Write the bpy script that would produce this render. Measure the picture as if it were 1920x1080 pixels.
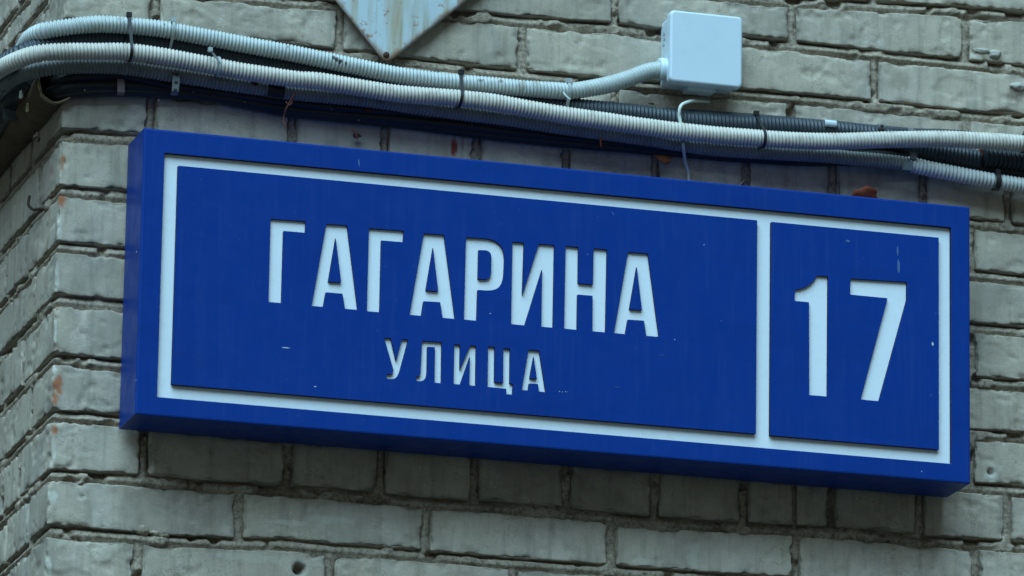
import bpy, bmesh, math
import numpy as np
from mathutils import Matrix, Vector

# ------------------------------------------------------------------ camera, sky, sun, exposure
scene = bpy.context.scene
C = scene.collection
for o in list(bpy.data.objects):
    bpy.data.objects.remove(o)

CAM = np.array([-1.7360846, -8.0423759, -2.3278432])
R_ = np.array([[0.9579713289, -0.2864257797, 0.0158494717],
               [0.0865690718, 0.2359775973, -0.9678948132],
               [0.2734899063, 0.9285875545, 0.2508553863]])     # rows: right, down, forward
FPX = 11959.93
cd = bpy.data.cameras.new('camera')
cam = bpy.data.objects.new('camera', cd)
C.objects.link(cam)
M = Matrix.Identity(4)
for i in range(3):
    M[i][0] = R_[0][i]; M[i][1] = -R_[1][i]; M[i][2] = -R_[2][i]; M[i][3] = CAM[i]
cam.matrix_world = M
cd.sensor_width = 36.0
cd.lens = FPX / 1920 * 36.0
cd.clip_start = 0.5
cd.clip_end = 400
cd.dof.use_dof = True
cd.dof.focus_distance = 8.62
cd.dof.aperture_fstop = 8.0
scene.camera = cam

SUN_EL, SUN_ROT = math.radians(55), math.radians(214)
world = bpy.data.worlds.new("World")
scene.world = world
world.use_nodes = True
wn = world.node_tree.nodes; wl = world.node_tree.links
bgn = wn['Background']
sky = wn.new('ShaderNodeTexSky')
sky.sky_type = 'NISHITA'; sky.sun_disc = False
sky.sun_elevation = SUN_EL; sky.sun_rotation = SUN_ROT
sky.air_density = .8; sky.dust_density = .4; sky.ozone_density = 1.0
tint = wn.new('ShaderNodeMix'); tint.data_type = 'RGBA'; tint.blend_type = 'MULTIPLY'
tint.inputs[0].default_value = 1.0; tint.inputs[7].default_value = (.64, .59, .42, 1)   # thin cyan overcast
wl.new(sky.outputs[0], tint.inputs[6]); wl.new(tint.outputs[2], bgn.inputs[0])
bgn.inputs[1].default_value = 0.05

sl = bpy.data.lights.new('sun', 'SUN')
sl.energy = 5.0; sl.angle = math.radians(58); sl.color = (0.475, 0.80, 1.0)
sun = bpy.data.objects.new('sun', sl); C.objects.link(sun)
sd = Vector((math.sin(SUN_ROT) * math.cos(SUN_EL), math.cos(SUN_ROT) * math.cos(SUN_EL), math.sin(SUN_EL)))
sun.rotation_euler = sd.to_track_quat('Z', 'Y').to_euler()
sun.location = (0, -3, 6)

scene.view_settings.view_transform = 'Standard'
scene.view_settings.look = 'None'
scene.view_settings.gamma = 1.0
scene.view_settings.use_curve_mapping = False
scene.view_settings.exposure = 0.27
scene.render.filter_size = 1.4

# ------------------------------------------------------------------ helpers
def at(px, py, Y):
    """A point measured in the photograph, put on the plane Y (metres off the facade)."""
    d = R_.T @ np.array([(px - 960) / FPX, (py - 540) / FPX, 1.0])
    return CAM + (Y - CAM[1]) / d[1] * d

def pix(P):
    q = (np.asarray(P) - CAM) @ R_.T
    return np.stack([960 + FPX * q[..., 0] / q[..., 2], 540 + FPX * q[..., 1] / q[..., 2]], -1)

def hsh(ix, iy, iz, s):
    h = (ix * 374761393 + iy * 668265263 + iz * 2147483647 + s * 974711) & 0xffffffff
    h = ((h ^ (h >> 13)) * 1274126177) & 0xffffffff
    h = ((h ^ (h >> 16)) * 2246822519) & 0xffffffff
    return ((h ^ (h >> 15)) & 0xffff) / 65535.0

def vn(p, s=0):
    i = np.floor(p).astype(np.int64); f = p - i; u = f * f * (3 - 2 * f)
    r = 0
    for a in (0, 1):
        wa = u[:, 0] if a else 1 - u[:, 0]
        for b in (0, 1):
            wb = u[:, 1] if b else 1 - u[:, 1]
            for c in (0, 1):
                wc = u[:, 2] if c else 1 - u[:, 2]
                r = r + wa * wb * wc * hsh(i[:, 0] + a, i[:, 1] + b, i[:, 2] + c, s)
    return r

def fbm(p, s=0, o=4):
    r = 0; a = .5; t = 0
    for k in range(o):
        r = r + a * vn(p * 2 ** k + 17.3 * k, s + k); t += a; a *= .5
    return r / t

def smooth(x, a, b):
    t = np.clip((x - a) / (b - a), 0, 1)
    return t * t * (3 - 2 * t)

def obj(name, me, mat=None, parent=None, loc=None):
    o = bpy.data.objects.new(name, me)
    C.objects.link(o)
    if mat is not None and me is not None and len(me.materials) == 0:
        me.materials.append(mat)
    if loc is not None: o.location = loc
    if parent is not None: o.parent = parent
    return o

def tag(o, label=None, cat=None, group=None, kind=None):
    if label: o['label'] = label
    if cat: o['category'] = cat
    if group: o['group'] = group
    if kind: o['kind'] = kind
    return o

def empty(name, loc, label, cat, group=None):
    o = bpy.data.objects.new(name, None); C.objects.link(o)
    o.location = loc; o.empty_display_size = .02
    return tag(o, label, cat, group)

def mesh(name, V, F, sm=True, attrs=None):
    me = bpy.data.meshes.new(name)
    V = np.asarray(V, dtype=np.float64)
    if isinstance(F, np.ndarray):
        n = len(F); k = F.shape[1]
        me.vertices.add(len(V)); me.vertices.foreach_set('co', V.astype(np.float32).ravel())
        me.loops.add(n * k); me.loops.foreach_set('vertex_index', F.astype(np.int32).ravel())
        me.polygons.add(n); me.polygons.foreach_set('loop_start', np.arange(0, n * k, k, dtype=np.int32))
        me.update(calc_edges=True); me.validate()
    else:
        me.from_pydata([tuple(v) for v in V], [], F); me.update()
    if sm: me.polygons.foreach_set('use_smooth', [True] * len(me.polygons))
    for nm, (ty, arr) in (attrs or {}).items():
        a = me.attributes.new(nm, ty, 'POINT')
        a.data.foreach_set('color' if ty == 'FLOAT_COLOR' else 'value', np.asarray(arr, dtype=np.float32).ravel())
    return me

def localise(V, loc):
    return np.asarray(V) - np.asarray(loc)

# ------------------------------------------------------------------ materials
def mat(name):
    m = bpy.data.materials.new(name); m.use_nodes = True
    nt = m.node_tree
    return m, nt.nodes, nt.links, nt.nodes['Principled BSDF']

def nz(n, l, vec, scale, detail=4, rough=.55, dist=0):
    t = n.new('ShaderNodeTexNoise'); t.inputs['Scale'].default_value = scale
    t.inputs['Detail'].default_value = detail; t.inputs['Roughness'].default_value = rough
    t.inputs['Distortion'].default_value = dist
    l.new(vec, t.inputs['Vector']); return t.outputs['Fac']

def ramp(n, l, f, *st):
    r = n.new('ShaderNodeValToRGB'); e = r.color_ramp.elements
    while len(e) < len(st): e.new(.5)
    for k, (p, c) in enumerate(st):
        e[k].position = p; e[k].color = (c, c, c, 1) if not isinstance(c, tuple) else (*c, 1)
    l.new(f, r.inputs[0]); return r.outputs[0]

def mix(n, l, f, a, b, mode='MIX'):
    m = n.new('ShaderNodeMix'); m.data_type = 'RGBA'; m.blend_type = mode
    for s, v in ((m.inputs[0], f), (m.inputs[6], a), (m.inputs[7], b)):
        if isinstance(v, (int, float)): s.default_value = v
        elif isinstance(v, tuple): s.default_value = (*v, 1)
        else: l.new(v, s)
    return m.outputs[2]

def math_(n, l, op, a, b=0.0, clamp=False):
    m = n.new('ShaderNodeMath'); m.operation = op; m.use_clamp = clamp
    for s, v in ((m.inputs[0], a), (m.inputs[1], b)):
        if isinstance(v, (int, float)): s.default_value = v
        else: l.new(v, s)
    return m.outputs[0]

def pos(n, l, sx=1, sy=1, sz=1):
    g = n.new('ShaderNodeNewGeometry')
    if (sx, sy, sz) == (1, 1, 1): return g.outputs['Position']
    m = n.new('ShaderNodeMapping'); m.inputs['Scale'].default_value = (sx, sy, sz)
    l.new(g.outputs['Position'], m.inputs[0]); return m.outputs[0]

def bump(n, l, h, bs, strength, dist):
    b = n.new('ShaderNodeBump'); b.inputs['Strength'].default_value = strength
    b.inputs['Distance'].default_value = dist
    l.new(h, b.inputs['Height']); l.new(b.outputs[0], bs.inputs['Normal'])

def brick_material():
    m, n, l, b = mat('silicate_brick')
    P = pos(n, l); PS = pos(n, l, 1, 1, .12)
    oi = n.new('ShaderNodeObjectInfo')
    c = mix(n, l, ramp(n, l, nz(n, l, P, 9, 3), (.32, 0.), (.68, 1.)), BR_A, BR_B)
    tone = math_(n, l, 'MULTIPLY_ADD', oi.outputs['Random'], .26)
    tone.node.inputs[2].default_value = .86
    c = mix(n, l, 1.0, c, tone, 'MULTIPLY')
    # large weather patches
    c = mix(n, l, ramp(n, l, nz(n, l, P, 22, 5, .65), (.42, 0.), (.75, .55)), c, (.20, .175, .135))
    # warmer, yellowed patches and cooler rinsed ones
    c = mix(n, l, ramp(n, l, nz(n, l, P, 6.5, 4, .6), (.44, 0.), (.60, .55)), c, (.58, .48, .36))
    c = mix(n, l, ramp(n, l, nz(n, l, pos(n, l, 1.3, 1, .5), 11, 3, .6), (.54, 0.), (.66, .3)), c, (.43, .40, .36))
    # pale bloom
    c = mix(n, l, ramp(n, l, nz(n, l, P, 34, 4, .6), (.55, 0.), (.8, .45)), c, (.50, .44, .37))
    # vertical run marks
    st = nz(n, l, PS, 70, 3, .55)
    c = mix(n, l, ramp(n, l, st, (.50, 0.), (.72, .38)), c, (.155, .135, .105))
    st2 = nz(n, l, PS, 45, 2, .5)
    c = mix(n, l, ramp(n, l, st2, (.55, 0.), (.72, .22)), c, (.50, .44, .38))
    # specks and pores
    sp = nz(n, l, P, 420, 2, .6)
    c = mix(n, l, ramp(n, l, sp, (.62, 0.), (.75, .4)), c, (.13, .11, .09))
    sp2 = nz(n, l, P, 800, 3, .7)
    c = mix(n, l, 1.0, c, ramp(n, l, sp2, (.32, .86), (.68, 1.12)), 'MULTIPLY')
    # hair cracks and scrapes
    ck = math_(n, l, 'ABSOLUTE', math_(n, l, 'SUBTRACT', nz(n, l, pos(n, l, 1, 1, 1.7), 26, 5, .62, .6), .5))
    c = mix(n, l, math_(n, l, 'MULTIPLY', ramp(n, l, ck, (0., 1.), (.007, 0.)), ramp(n, l, nz(n, l, P, 13, 2), (.5, 0.), (.6, .75))), c, (.12, .10, .08))
    sc = math_(n, l, 'ABSOLUTE', math_(n, l, 'SUBTRACT', nz(n, l, pos(n, l, 1, 1, 2.6), 48, 4, .6, .9), .5))
    c = mix(n, l, math_(n, l, 'MULTIPLY', ramp(n, l, sc, (0., 1.), (.016, 0.)), ramp(n, l, nz(n, l, P, 17, 2), (.52, 0.), (.62, .6))), c, (.72, .62, .54))
    g = n.new('ShaderNodeAttribute'); g.attribute_name = 'edge_grime_hole_dark'
    gn = nz(n, l, P, 160, 4, .65)
    gf = math_(n, l, 'MULTIPLY', g.outputs['Fac'], ramp(n, l, gn, (.3, .35), (.62, 1.)))
    c = mix(n, l, gf, c, (.105, .088, .062))
    s = n.new('ShaderNodeAttribute'); s.attribute_name = 'stain'
    c = mix(n, l, s.outputs['Alpha'], c, s.outputs['Color'])
    l.new(c, b.inputs['Base Color'])
    b.inputs['Roughness'].default_value = .88
    b.inputs['Specular IOR Level'].default_value = .25
    h = mix(n, l, .45, nz(n, l, P, 260, 5, .7), nz(n, l, P, 900, 4, .7))
    bump(n, l, h, b, .6, .0013)
    return m

BR_A, BR_B = (.415, .345, .275), (.56, .475, .39)

def mortar_material():
    m, n, l, b = mat('old_mortar')
    P = pos(n, l)
    c = mix(n, l, ramp(n, l, nz(n, l, P, 25, 5, .6), (.35, 0.), (.68, 1.)), (.31, .245, .185), (.47, .375, .29))
    c = mix(n, l, ramp(n, l, nz(n, l, P, 180, 4, .7), (.46, 0.), (.66, .75)), c, (.10, .08, .055))
    c = mix(n, l, 1.0, c, ramp(n, l, nz(n, l, pos(n, l, .5, 1, 2.2), 520, 4, .8), (.34, .66), (.66, 1.3)), 'MULTIPLY')
    c = mix(n, l, ramp(n, l, nz(n, l, P, 320, 2, .5), (.68, 0.), (.76, .6)), c, (.45, .42, .36))
    l.new(c, b.inputs['Base Color']); b.inputs['Roughness'].default_value = .95
    b.inputs['Specular IOR Level'].default_value = .15
    h = mix(n, l, .5, nz(n, l, P, 300, 5, .75), nz(n, l, P, 90, 4, .7))
    bump(n, l, h, b, .8, .0020)
    return m

def plastic(name, col, col2, rough=.45, dirt=.3, dirtcol=(.12, .10, .075), spec=.4, scale=60, attr=False):
    m, n, l, b = mat(name)
    P = pos(n, l)
    c = mix(n, l, nz(n, l, P, 14, 3), col, col2)
    c = mix(n, l, ramp(n, l, nz(n, l, P, scale, 5, .7), (.5, 0.), (.78, dirt)), c, dirtcol)
    if attr:
        s = n.new('ShaderNodeAttribute'); s.attribute_name = 'stain'
        c = mix(n, l, s.outputs['Alpha'], c, s.outputs['Color'])
    l.new(c, b.inputs['Base Color'])
    l.new(ramp(n, l, nz(n, l, P, 90, 4, .6), (.3, rough - .08), (.7, min(1, rough + .15))), b.inputs['Roughness'])
    b.inputs['Specular IOR Level'].default_value = spec
    return m

def blue_paint():
    m, n, l, b = mat('blue_sign_enamel')
    P = pos(n, l); PS = pos(n, l, 1, 1, .08)
    c = mix(n, l, nz(n, l, P, 5, 4, .6), (.0006, .030, .215), (.0012, .037, .245))
    c = mix(n, l, ramp(n, l, nz(n, l, PS, 60, 3, .6), (.5, 0.), (.8, .12)), c, (.03, .07, .22))
    c = mix(n, l, ramp(n, l, nz(n, l, P, 130, 3, .6), (.70, 0.), (.78, .35)), c, (.06, .12, .26))
    c = mix(n, l, ramp(n, l, nz(n, l, P, 1300, 4, .8), (.35, 0.), (.75, .025)), c, (.2, .25, .3))
    c = mix(n, l, ramp(n, l, nz(n, l, pos(n, l, 1, 1, .05), 150, 3, .6), (.56, 0.), (.74, .10)), c, (.05, .10, .24))
    c = mix(n, l, ramp(n, l, nz(n, l, pos(n, l, 1, 1, 3), 7, 5, .7), (.50, 0.), (.72, .30)), c, (.004, .028, .15))
    l.new(c, b.inputs['Base Color'])
    l.new(ramp(n, l, nz(n, l, P, 30, 5, .65), (.3, .32), (.7, .5)), b.inputs['Roughness'])
    b.inputs['Specular IOR Level'].default_value = .14
    bump(n, l, nz(n, l, P, 22, 2), b, .12, .004)
    return m

def rust_plate():
    m, n, l, b = mat('rust_streaked_enamel')
    P = pos(n, l); PS = pos(n, l, 1, 1, .07)
    c = mix(n, l, nz(n, l, P, 14, 3), (.44, .52, .56), (.54, .62, .64))
    c = mix(n, l, ramp(n, l, nz(n, l, PS, 50, 3, .5), (.47, 0.), (.66, .7)), c, (.38, .30, .16))
    c = mix(n, l, ramp(n, l, nz(n, l, PS, 120, 3, .5), (.58, 0.), (.74, .5)), c, (.25, .2, .13))
    c = mix(n, l, ramp(n, l, nz(n, l, P, 95, 4, .65), (.60, 0.), (.67, .85)), c, (.30, .14, .06))
    s = n.new('ShaderNodeAttribute'); s.attribute_name = 'stain'
    c = mix(n, l, s.outputs['Alpha'], c, s.outputs['Color'])
    l.new(c, b.inputs['Base Color']); b.inputs['Roughness'].default_value = .5
    bump(n, l, nz(n, l, P, 60, 4), b, .2, .002)
    return m

MB = brick_material(); MM = mortar_material(); MBLUE = blue_paint()
MWHITE = plastic('opal_acrylic', (.75, .80, .87), (.78, .83, .89), .4, .18, (.45, .40, .33), .4, 90)
MC1 = plastic('pale_grey_conduit_plastic', (.42, .46, .45), (.53, .55, .53), .42, .5, (.24, .22, .17), .45, 70, True)
MC2 = plastic('beige_conduit_plastic', (.50, .45, .39), (.60, .545, .48), .45, .6, (.20, .15, .09), .4, 60)
MC3 = plastic('weathered_grey_conduit_plastic', (.17, .17, .16), (.27, .27, .26), .55, .6, (.07, .06, .045), .35, 50)
MC3b = plastic('grey_conduit_plastic', (.50, .50, .48), (.58, .58, .56), .5, .4, (.2, .17, .12), .4, 60)
MD1 = plastic('dark_slate_conduit', (.012, .018, .026), (.034, .045, .058), .5, .35, (.08, .085, .085), .5, 45)
MBLK = plastic('black_cable_sheath', (.008, .008, .009), (.016, .017, .019), .42, .3, (.05, .045, .035), .4, 50)
MTIE = plastic('black_tie_nylon', (.012, .012, .014), (.02, .02, .022), .4, .1)
MTIEW = plastic('clear_tie_nylon', (.36, .39, .38), (.44, .47, .45), .3, .3)
MBOX = plastic('grey_white_box_plastic', (.60, .69, .76), (.64, .73, .80), .38, .08, (.4, .38, .34), .45, 40)
MWIRE = plastic('white_wire_sheath', (.6, .62, .58), (.68, .7, .66), .5, .3, (.3, .26, .2))
MSTEEL = plastic('galvanised_strap', (.10, .10, .10), (.17, .17, .17), .5, .6, (.16, .10, .08), .5, 80)
MPINK = plastic('faded_pink_strap', (.17, .12, .12), (.24, .17, .17), .6, .4)
MPIPE = plastic('rusty_pipe_steel', (.075, .048, .028), (.19, .13, .085), .85, .9, (.030, .020, .014), .2, 55)
MRIM = plastic('flaked_paint_rim', (.34, .28, .15), (.46, .38, .22), .8, .8, (.12, .06, .03), .3, 140)
MEDGE = plastic('scorched_cut_edge', (.020, .012, .010), (.045, .024, .018), .8, .4, (.01, .006, .005), .1, 120)
MMARK = plastic('faint_moulded_mark', (.40, .44, .47), (.48, .52, .55), .5, .2)
MCRUMB = plastic('dry_leaf_crumb', (.30, .22, .11), (.42, .32, .18), .8, .5)
MRUST = plastic('dark_rusted_iron', (.030, .016, .010), (.06, .028, .016), .8, .3)
MLEAF = plastic('dry_orange_leaf', (.34, .11, .035), (.42, .16, .05), .7, .6, (.16, .035, .012), .2, 120)
MLEAFR = plastic('dry_rust_red_leaf', (.10, .020, .009), (.15, .032, .012), .7, .7, (.10, .02, .01), .2, 120)
MLEAFD = plastic('dark_withered_leaf', (.05, .02, .018), (.09, .035, .03), .7, .3)
MTWIG = plastic('reddish_dry_twig', (.20, .055, .035), (.30, .11, .07), .8, .4)
MCHIP = plastic('scraped_bare_plastic', (.42, .50, .56), (.55, .6, .64), .6, .2)
MSCUFF = plastic('faint_scuff', (.03, .085, .25), (.09, .15, .32), .6, .3, (.02, .05, .2))
MPLUG = plastic('plaster_plug', (.36, .33, .28), (.48, .44, .38), .9, .6)
MRAG = plastic('blue_grey_rag', (.07, .09, .10), (.10, .12, .13), .8, .4)
MRED = plastic('red_brown_tape', (.11, .03, .022), (.16, .05, .035), .6, .4)
MPLATE = rust_plate()

# ------------------------------------------------------------------ the masonry
JL = {
 0: [(1163, -25), (1500, 4), (1652, 12), (1850, 24), (1920, 31)],
 1: [(125, -42), (480, -2), (565, 6), (855, 27), (960, 38), (1060, 46), (1147, 51), (1210, 60), (1440, 81), (1540, 91), (1615, 100), (1690, 109), (1815, 121), (1915, 131)],
 2: [(118, 46), (655, 103), (780, 117), (880, 130), (985, 141), (1085, 151), (1240, 163), (1440, 180), (1540, 188), (1640, 198), (1740, 209), (1915, 226)],
 3: [(116, 149), (560, 196), (1480, 283), (1850, 318)],
 4: [(116, 252), (250, 262), (1815, 417), (1900, 427)],
 5: [(111, 357), (230, 367), (1828, 515), (1915, 524)],
 6: [(106, 462), (225, 473), (1828, 614), (1915, 622)],
 7: [(102, 562), (222, 572), (1828, 716), (1915, 722)],
 8: [(98, 671), (162, 678), (222, 684), (1828, 814), (1915, 819)],
 9: [(95, 779), (162, 783), (222, 789), (1828, 914), (1915, 921)],
 10: [(92, 890), (200, 896), (300, 904), (450, 915), (605, 923), (705, 932), (805, 944), (930, 951), (1010, 957), (1110, 967), (1210, 977), (1335, 986), (1490, 994), (1615, 1002), (1740, 1014), (1865, 1022)],
 11: [(88, 994), (200, 1003), (300, 1012), (450, 1019), (530, 1020), (630, 1030), (730, 1037), (855, 1047), (955, 1056), (1085, 1064), (1160, 1070), (1310, 1081), (1920, 1128)],
 12: [(83, 1106), (600, 1143), (1310, 1190), (1920, 1234)],
}
JW = {}
for k, v in JL.items():
    p = np.array([at(x, y, 0.0) for x, y in v]); JW[k] = (p[:, 0], p[:, 2])
def zj(k, x):
    x = np.asarray(x, dtype=float)
    if k < 0: return zj(0, x) - .077 * k
    if k > 12: return zj(12, x) - .077 * (k - 12)
    xs, zs = JW[k]
    z = np.interp(x, xs, zs)
    s0 = (zs[-1] - zs[0]) / (xs[-1] - xs[0])
    z = np.where(x < xs[0], zs[0] + (x - xs[0]) * s0, z)
    return np.where(x > xs[-1], zs[-1] + (x - xs[-1]) * s0, z)

ROWJ = {  # vertical joints of each course (photo x at mid-course), then generic beyond
 -1: [294, 638, 981, 1311, 1641, 1968], 0: [482, 812, 1154, 1487, 1812], 1: [294, 638, 981, 1311, 1641, 1968],
 2: [482, 815, 1154, 1484, 1813], 3: [284, 548, 723, 895, 1063, 1230, 1400, 1563, 1732, 1891],
 4: [452, 795, 1140, 1480, 1822], 5: [272, 620, 970, 1310, 1650, 1985], 6: [452, 798, 1142, 1480, 1822],
 7: [272, 620, 970, 1310, 1650, 1985], 8: [450, 798, 1142, 1480, 1820],
 9: [271, 542, 715, 890, 1062, 1228, 1396, 1492, 1560, 1727, 1889], 10: [449, 800, 1147, 1493, 1830],
 11: [260, 620, 963, 1305, 1650, 1990]}
XMAX = 1.95
ROWS = {}
for k in range(-3, 15):
    src = ROWJ.get(k)
    if src is None:
        src = ROWJ[0] if k % 2 == 0 else ROWJ[1]
        if k == 12: src = ROWJ[10]
        if k in (13,): src = ROWJ[11]
        if k in (14,): src = ROWJ[10]
    kk = min(max(k, 0), 11)
    ym = lambda x: (np.interp(x, [p[0] for p in JL[kk]], [p[1] for p in JL[kk]]) + 45)
    xs = [float(at(x, ym(x), 0.0)[0]) for x in src]
    while xs[-1] < XMAX: xs.append(xs[-1] + .2605)
    ROWS[k] = xs
HB, HV = .0080, .0062
NARROW = {9: {7: .0022}}
def hv(k, i): return NARROW.get(k, {}).get(i, HV)
def side_joints(k):
    front_header = (k % 2 == 1)
    if k == 10: a = [.125, .262]
    elif k == 9: a = [.187, .300]
    elif front_header: a = [.192]
    else: a = [.128]
    if len(a) == 1: a.append(a[0] + (.258 if not front_header else .13))
    while a[-1] < 1.0: a.append(a[-1] + .26)
    return a

# stains with a shape of their own: photo x, y, half-sizes (m), colour, strength; all on the brick faces
OR = (.36, .13, .06); RED = (.25, .03, .03); WH = (.62, .58, .50)
STAINS = [(115, 304, .004, .010, OR, .9), (115, 376, .007, .009, OR, .95), (118, 358, .012, .005, OR, .8), (108, 722, .006, .012, OR, .95),
          (104, 745, .004, .008, OR, .9), (107, 780, .007, .008, OR, .9), (103, 806, .005, .007, OR, .95), (106, 575, .005, .004, OR, .6),
          (851, 278, .004, .016, RED, .95), (868, 268, .002, .010, RED, .4),
          (100, 690, .004, .010, WH, .8), (112, 425, .003, .02, WH, .5), (107, 520, .003, .02, WH, .55), (103, 625, .003, .018, WH, .5),
          (98, 930, .006, .010, WH, .8), (90, 1065, .006, .014, WH, .8), (100, 850, .003, .02, WH, .5), (112, 315, .003, .018, WH, .4),
          (1858, 893, .010, .008, WH, .9), (1865, 876, .012, .006, WH, .35), (545, 980, .03, .004, WH, .4), (620, 975, .03, .005, WH, .3),
          (1210, 1052, .008, .006, WH, .5), (1300, 1050, .008, .022, WH, .35), (1640, 118, .016, .012, (.27, .21, .15), .6),
          (1690, 145, .018, .016, (.30, .24, .18), .5), (1905, 178, .012, .010, (.2, .15, .11), .7), (470, 1045, .05, .006, WH, .3)]
ST = [(at(a, b, 0.0), hx, hz, c, s) for a, b, hx, hz, c, s in STAINS]
HOLES = [(at(561, 1065, 0.0), .0085, .016), (at(1857, 885, 0.0), .0055, .010), (at(154, 930, 0), .0035, .002)]

def axis_fine(a, b, step, lead=.004):
    n = max(2, int(round((b - a) / step)))
    t = np.linspace(a, b, n + 1)
    ex = np.array([a + .0008, a + .002, b - .002, b - .0008])
    return np.unique(np.round(np.concatenate([t, ex]), 6))

def axis_back(a, b):    # graded: dense by the visible face a
    return a + np.array([0, .0008, .002, .004, .008, .014, .024, b - a])

brick_count = [0]
def brick(parent, x0, x1, k, y0, y1, side=False, front=True, seed=0, coarse=False, gz=None, dy=0.0):
    """One brick: a closed rounded block with worn arrises, faces dense where they show."""
    st = .0029 if not coarse else .016
    seed = int(seed)
    hb = HB
    xm = .5 * (x0 + x1) if front else 0.0
    zc = .5 * (float(zj(k, xm)) + float(zj(k + 1, xm)))
    H = float(zj(k, xm)) - float(zj(k + 1, xm)) - 2 * hb
    ax = axis_fine(x0, x1, st) if front else axis_back(x0, x1)
    ay = axis_fine(y0, y1, st * 1.3) if side else axis_back(y0, y1)
    az = axis_fine(-H / 2, H / 2, st)
    nx, ny, nzz = len(ax), len(ay), len(az)
    ids = -np.ones((nx, ny, nzz), dtype=np.int64)
    I, J, K = np.meshgrid(range(nx), range(ny), range(nzz), indexing='ij')
    sh = (I == 0) | (I == nx - 1) | (J == 0) | (J == ny - 1) | (K == 0) | (K == nzz - 1)
    ids[sh] = np.arange(sh.sum())
    q = np.stack([ax[I[sh]], ay[J[sh]], az[K[sh]]], 1)
    F = []
    def quad(a, b, c, d, flip):
        f = np.stack([a.ravel(), b.ravel(), c.ravel(), d.ravel()], 1)
        F.append(f[:, ::-1] if flip else f)
    g = ids[0]; quad(g[:-1, :-1], g[:-1, 1:], g[1:, 1:], g[1:, :-1], False)
    g = ids[-1]; quad(g[:-1, :-1], g[:-1, 1:], g[1:, 1:], g[1:, :-1], True)
    g = ids[:, 0]; quad(g[:-1, :-1], g[:-1, 1:], g[1:, 1:], g[1:, :-1], True)
    g = ids[:, -1]; quad(g[:-1, :-1], g[:-1, 1:], g[1:, 1:], g[1:, :-1], False)
    g = ids[:, :, 0]; quad(g[:-1, :-1], g[:-1, 1:], g[1:, 1:], g[1:, :-1], False)
    g = ids[:, :, -1]; quad(g[:-1, :-1], g[:-1, 1:], g[1:, 1:], g[1:, :-1], True)
    F = np.concatenate(F)
    lo = np.array([x0, y0, -H / 2]); hi = np.array([x1, y1, H / 2])
    so = np.array([seed * 3.17 % 50, seed * 1.31 % 50, seed * 7.7 % 50])
    w = q + so
    rn = fbm(w * 28, 3, 2)
    r = (.0006 + .0024 * rn)[:, None]
    c = np.clip(q, lo + r, hi - r)
    d = q - c; L = np.linalg.norm(d, axis=1, keepdims=True)
    p = c + d / np.maximum(L, 1e-9) * np.minimum(L, r)
    R2 = .012
    c2 = np.clip(q, lo + R2, hi - R2)
    v = (c2 - p) / R2
    # distance to the nearest arris
    e = np.sort(np.stack([np.minimum(q[:, a] - lo[a], hi[a] - q[:, a]) for a in range(3)], 1), 1)[:, 1]
    ed = np.exp(-e / .006)
    chip = smooth(fbm(w * 42, 11, 3), .52, .74)
    big = smooth(fbm(w * 17, 23, 3), .60, .72)
    wob = fbm(w * 75, 5, 3) - .5
    low = fbm(w * np.array([9, 9, 16]), 31, 2) - .5
    frag = smooth(fbm(w * 95, 19, 3), .56, .70)
    amp = np.exp(-e / .0032) * (chip * .0028 + wob * .0008 + frag * .0020) + np.exp(-e / .010) * big * .0022
    fine = fbm(w * 160, 41, 2) - .5
    amp = amp + low * .0012 + fine * .0006 + smooth(fbm(w * 60, 57, 2), .66, .78) * .0016
    # a few ledges: flaked layers of the face
    fl = smooth(fbm(w * np.array([14, 14, 30]), 67, 4), .585, .60)
    amp = amp + fl * .0009
    p = p + v * amp[:, None]
    ed_g = np.exp(-e / .0028) * (.10 + .75 * smooth(fbm(w * 45, 71, 3), .4, .65)) + chip * np.exp(-e / .006) * .18
    # course lines run slightly off level: shear/taper the brick to them
    zz = p[:, 2] / (H / 2)
    if front:
        top = zj(k, p[:, 0]) - hb; bot = zj(k + 1, p[:, 0]) + hb
        p[:, 2] = (top + bot) / 2 + zz * (top - bot) / 2
        tilt = (hsh(seed, 1, 2, 9) - .5) * .006
        p[:, 1] += dy + (p[:, 0] - xm) * tilt
    else:
        p[:, 2] += zc
    if side:
        p[:, 0] += (hsh(seed, 3, 1, 4) - .5) * .002
    col = np.zeros((len(p), 4)); gr = np.clip(ed_g, 0, .8)
    if not coarse:
        for P0, hx, hz, cc, s in ST:
            if abs(P0[2] - zc) > .09: continue
            if front:
                dx = (p[:, 0] - P0[0]) / hx; dz = (p[:, 2] - P0[2]) / hz
                yy = smooth(-(p[:, 1] - .006) / .006, 0, 1)
                dd = np.sqrt(dx ** 2 + dz ** 2) + (fbm(w * 130, 81, 3) - .5) * 1.6
                a = s * (1 - smooth(dd, .7, 1.25)) * yy
                m = a > col[:, 3]
                col[m, :3] = cc; col[m, 3] = a[m]
        for P0, hr, dep in HOLES:
            if front and x0 < P0[0] < x1 and abs(P0[2] - zc) < H / 2:
                rr = np.hypot(p[:, 0] - P0[0], p[:, 2] - P0[2]) + (fbm(w * 150, 5, 2) - .5) * .004
                f = (1 - smooth(rr, hr * .55, hr * 1.15)) * (p[:, 1] < .006)
                p[:, 1] += f * dep
                gr = np.maximum(gr, f)  # insides of the holes are also painted dark
                f2 = (1 - smooth(rr, hr * 1.2, hr * 2.2)) * (1 - f) * (p[:, 1] < .006) * .35
                m = f2 > col[:, 3]; col[m, :3] = (.5, .47, .42); col[m, 3] = f2[m]
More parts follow.
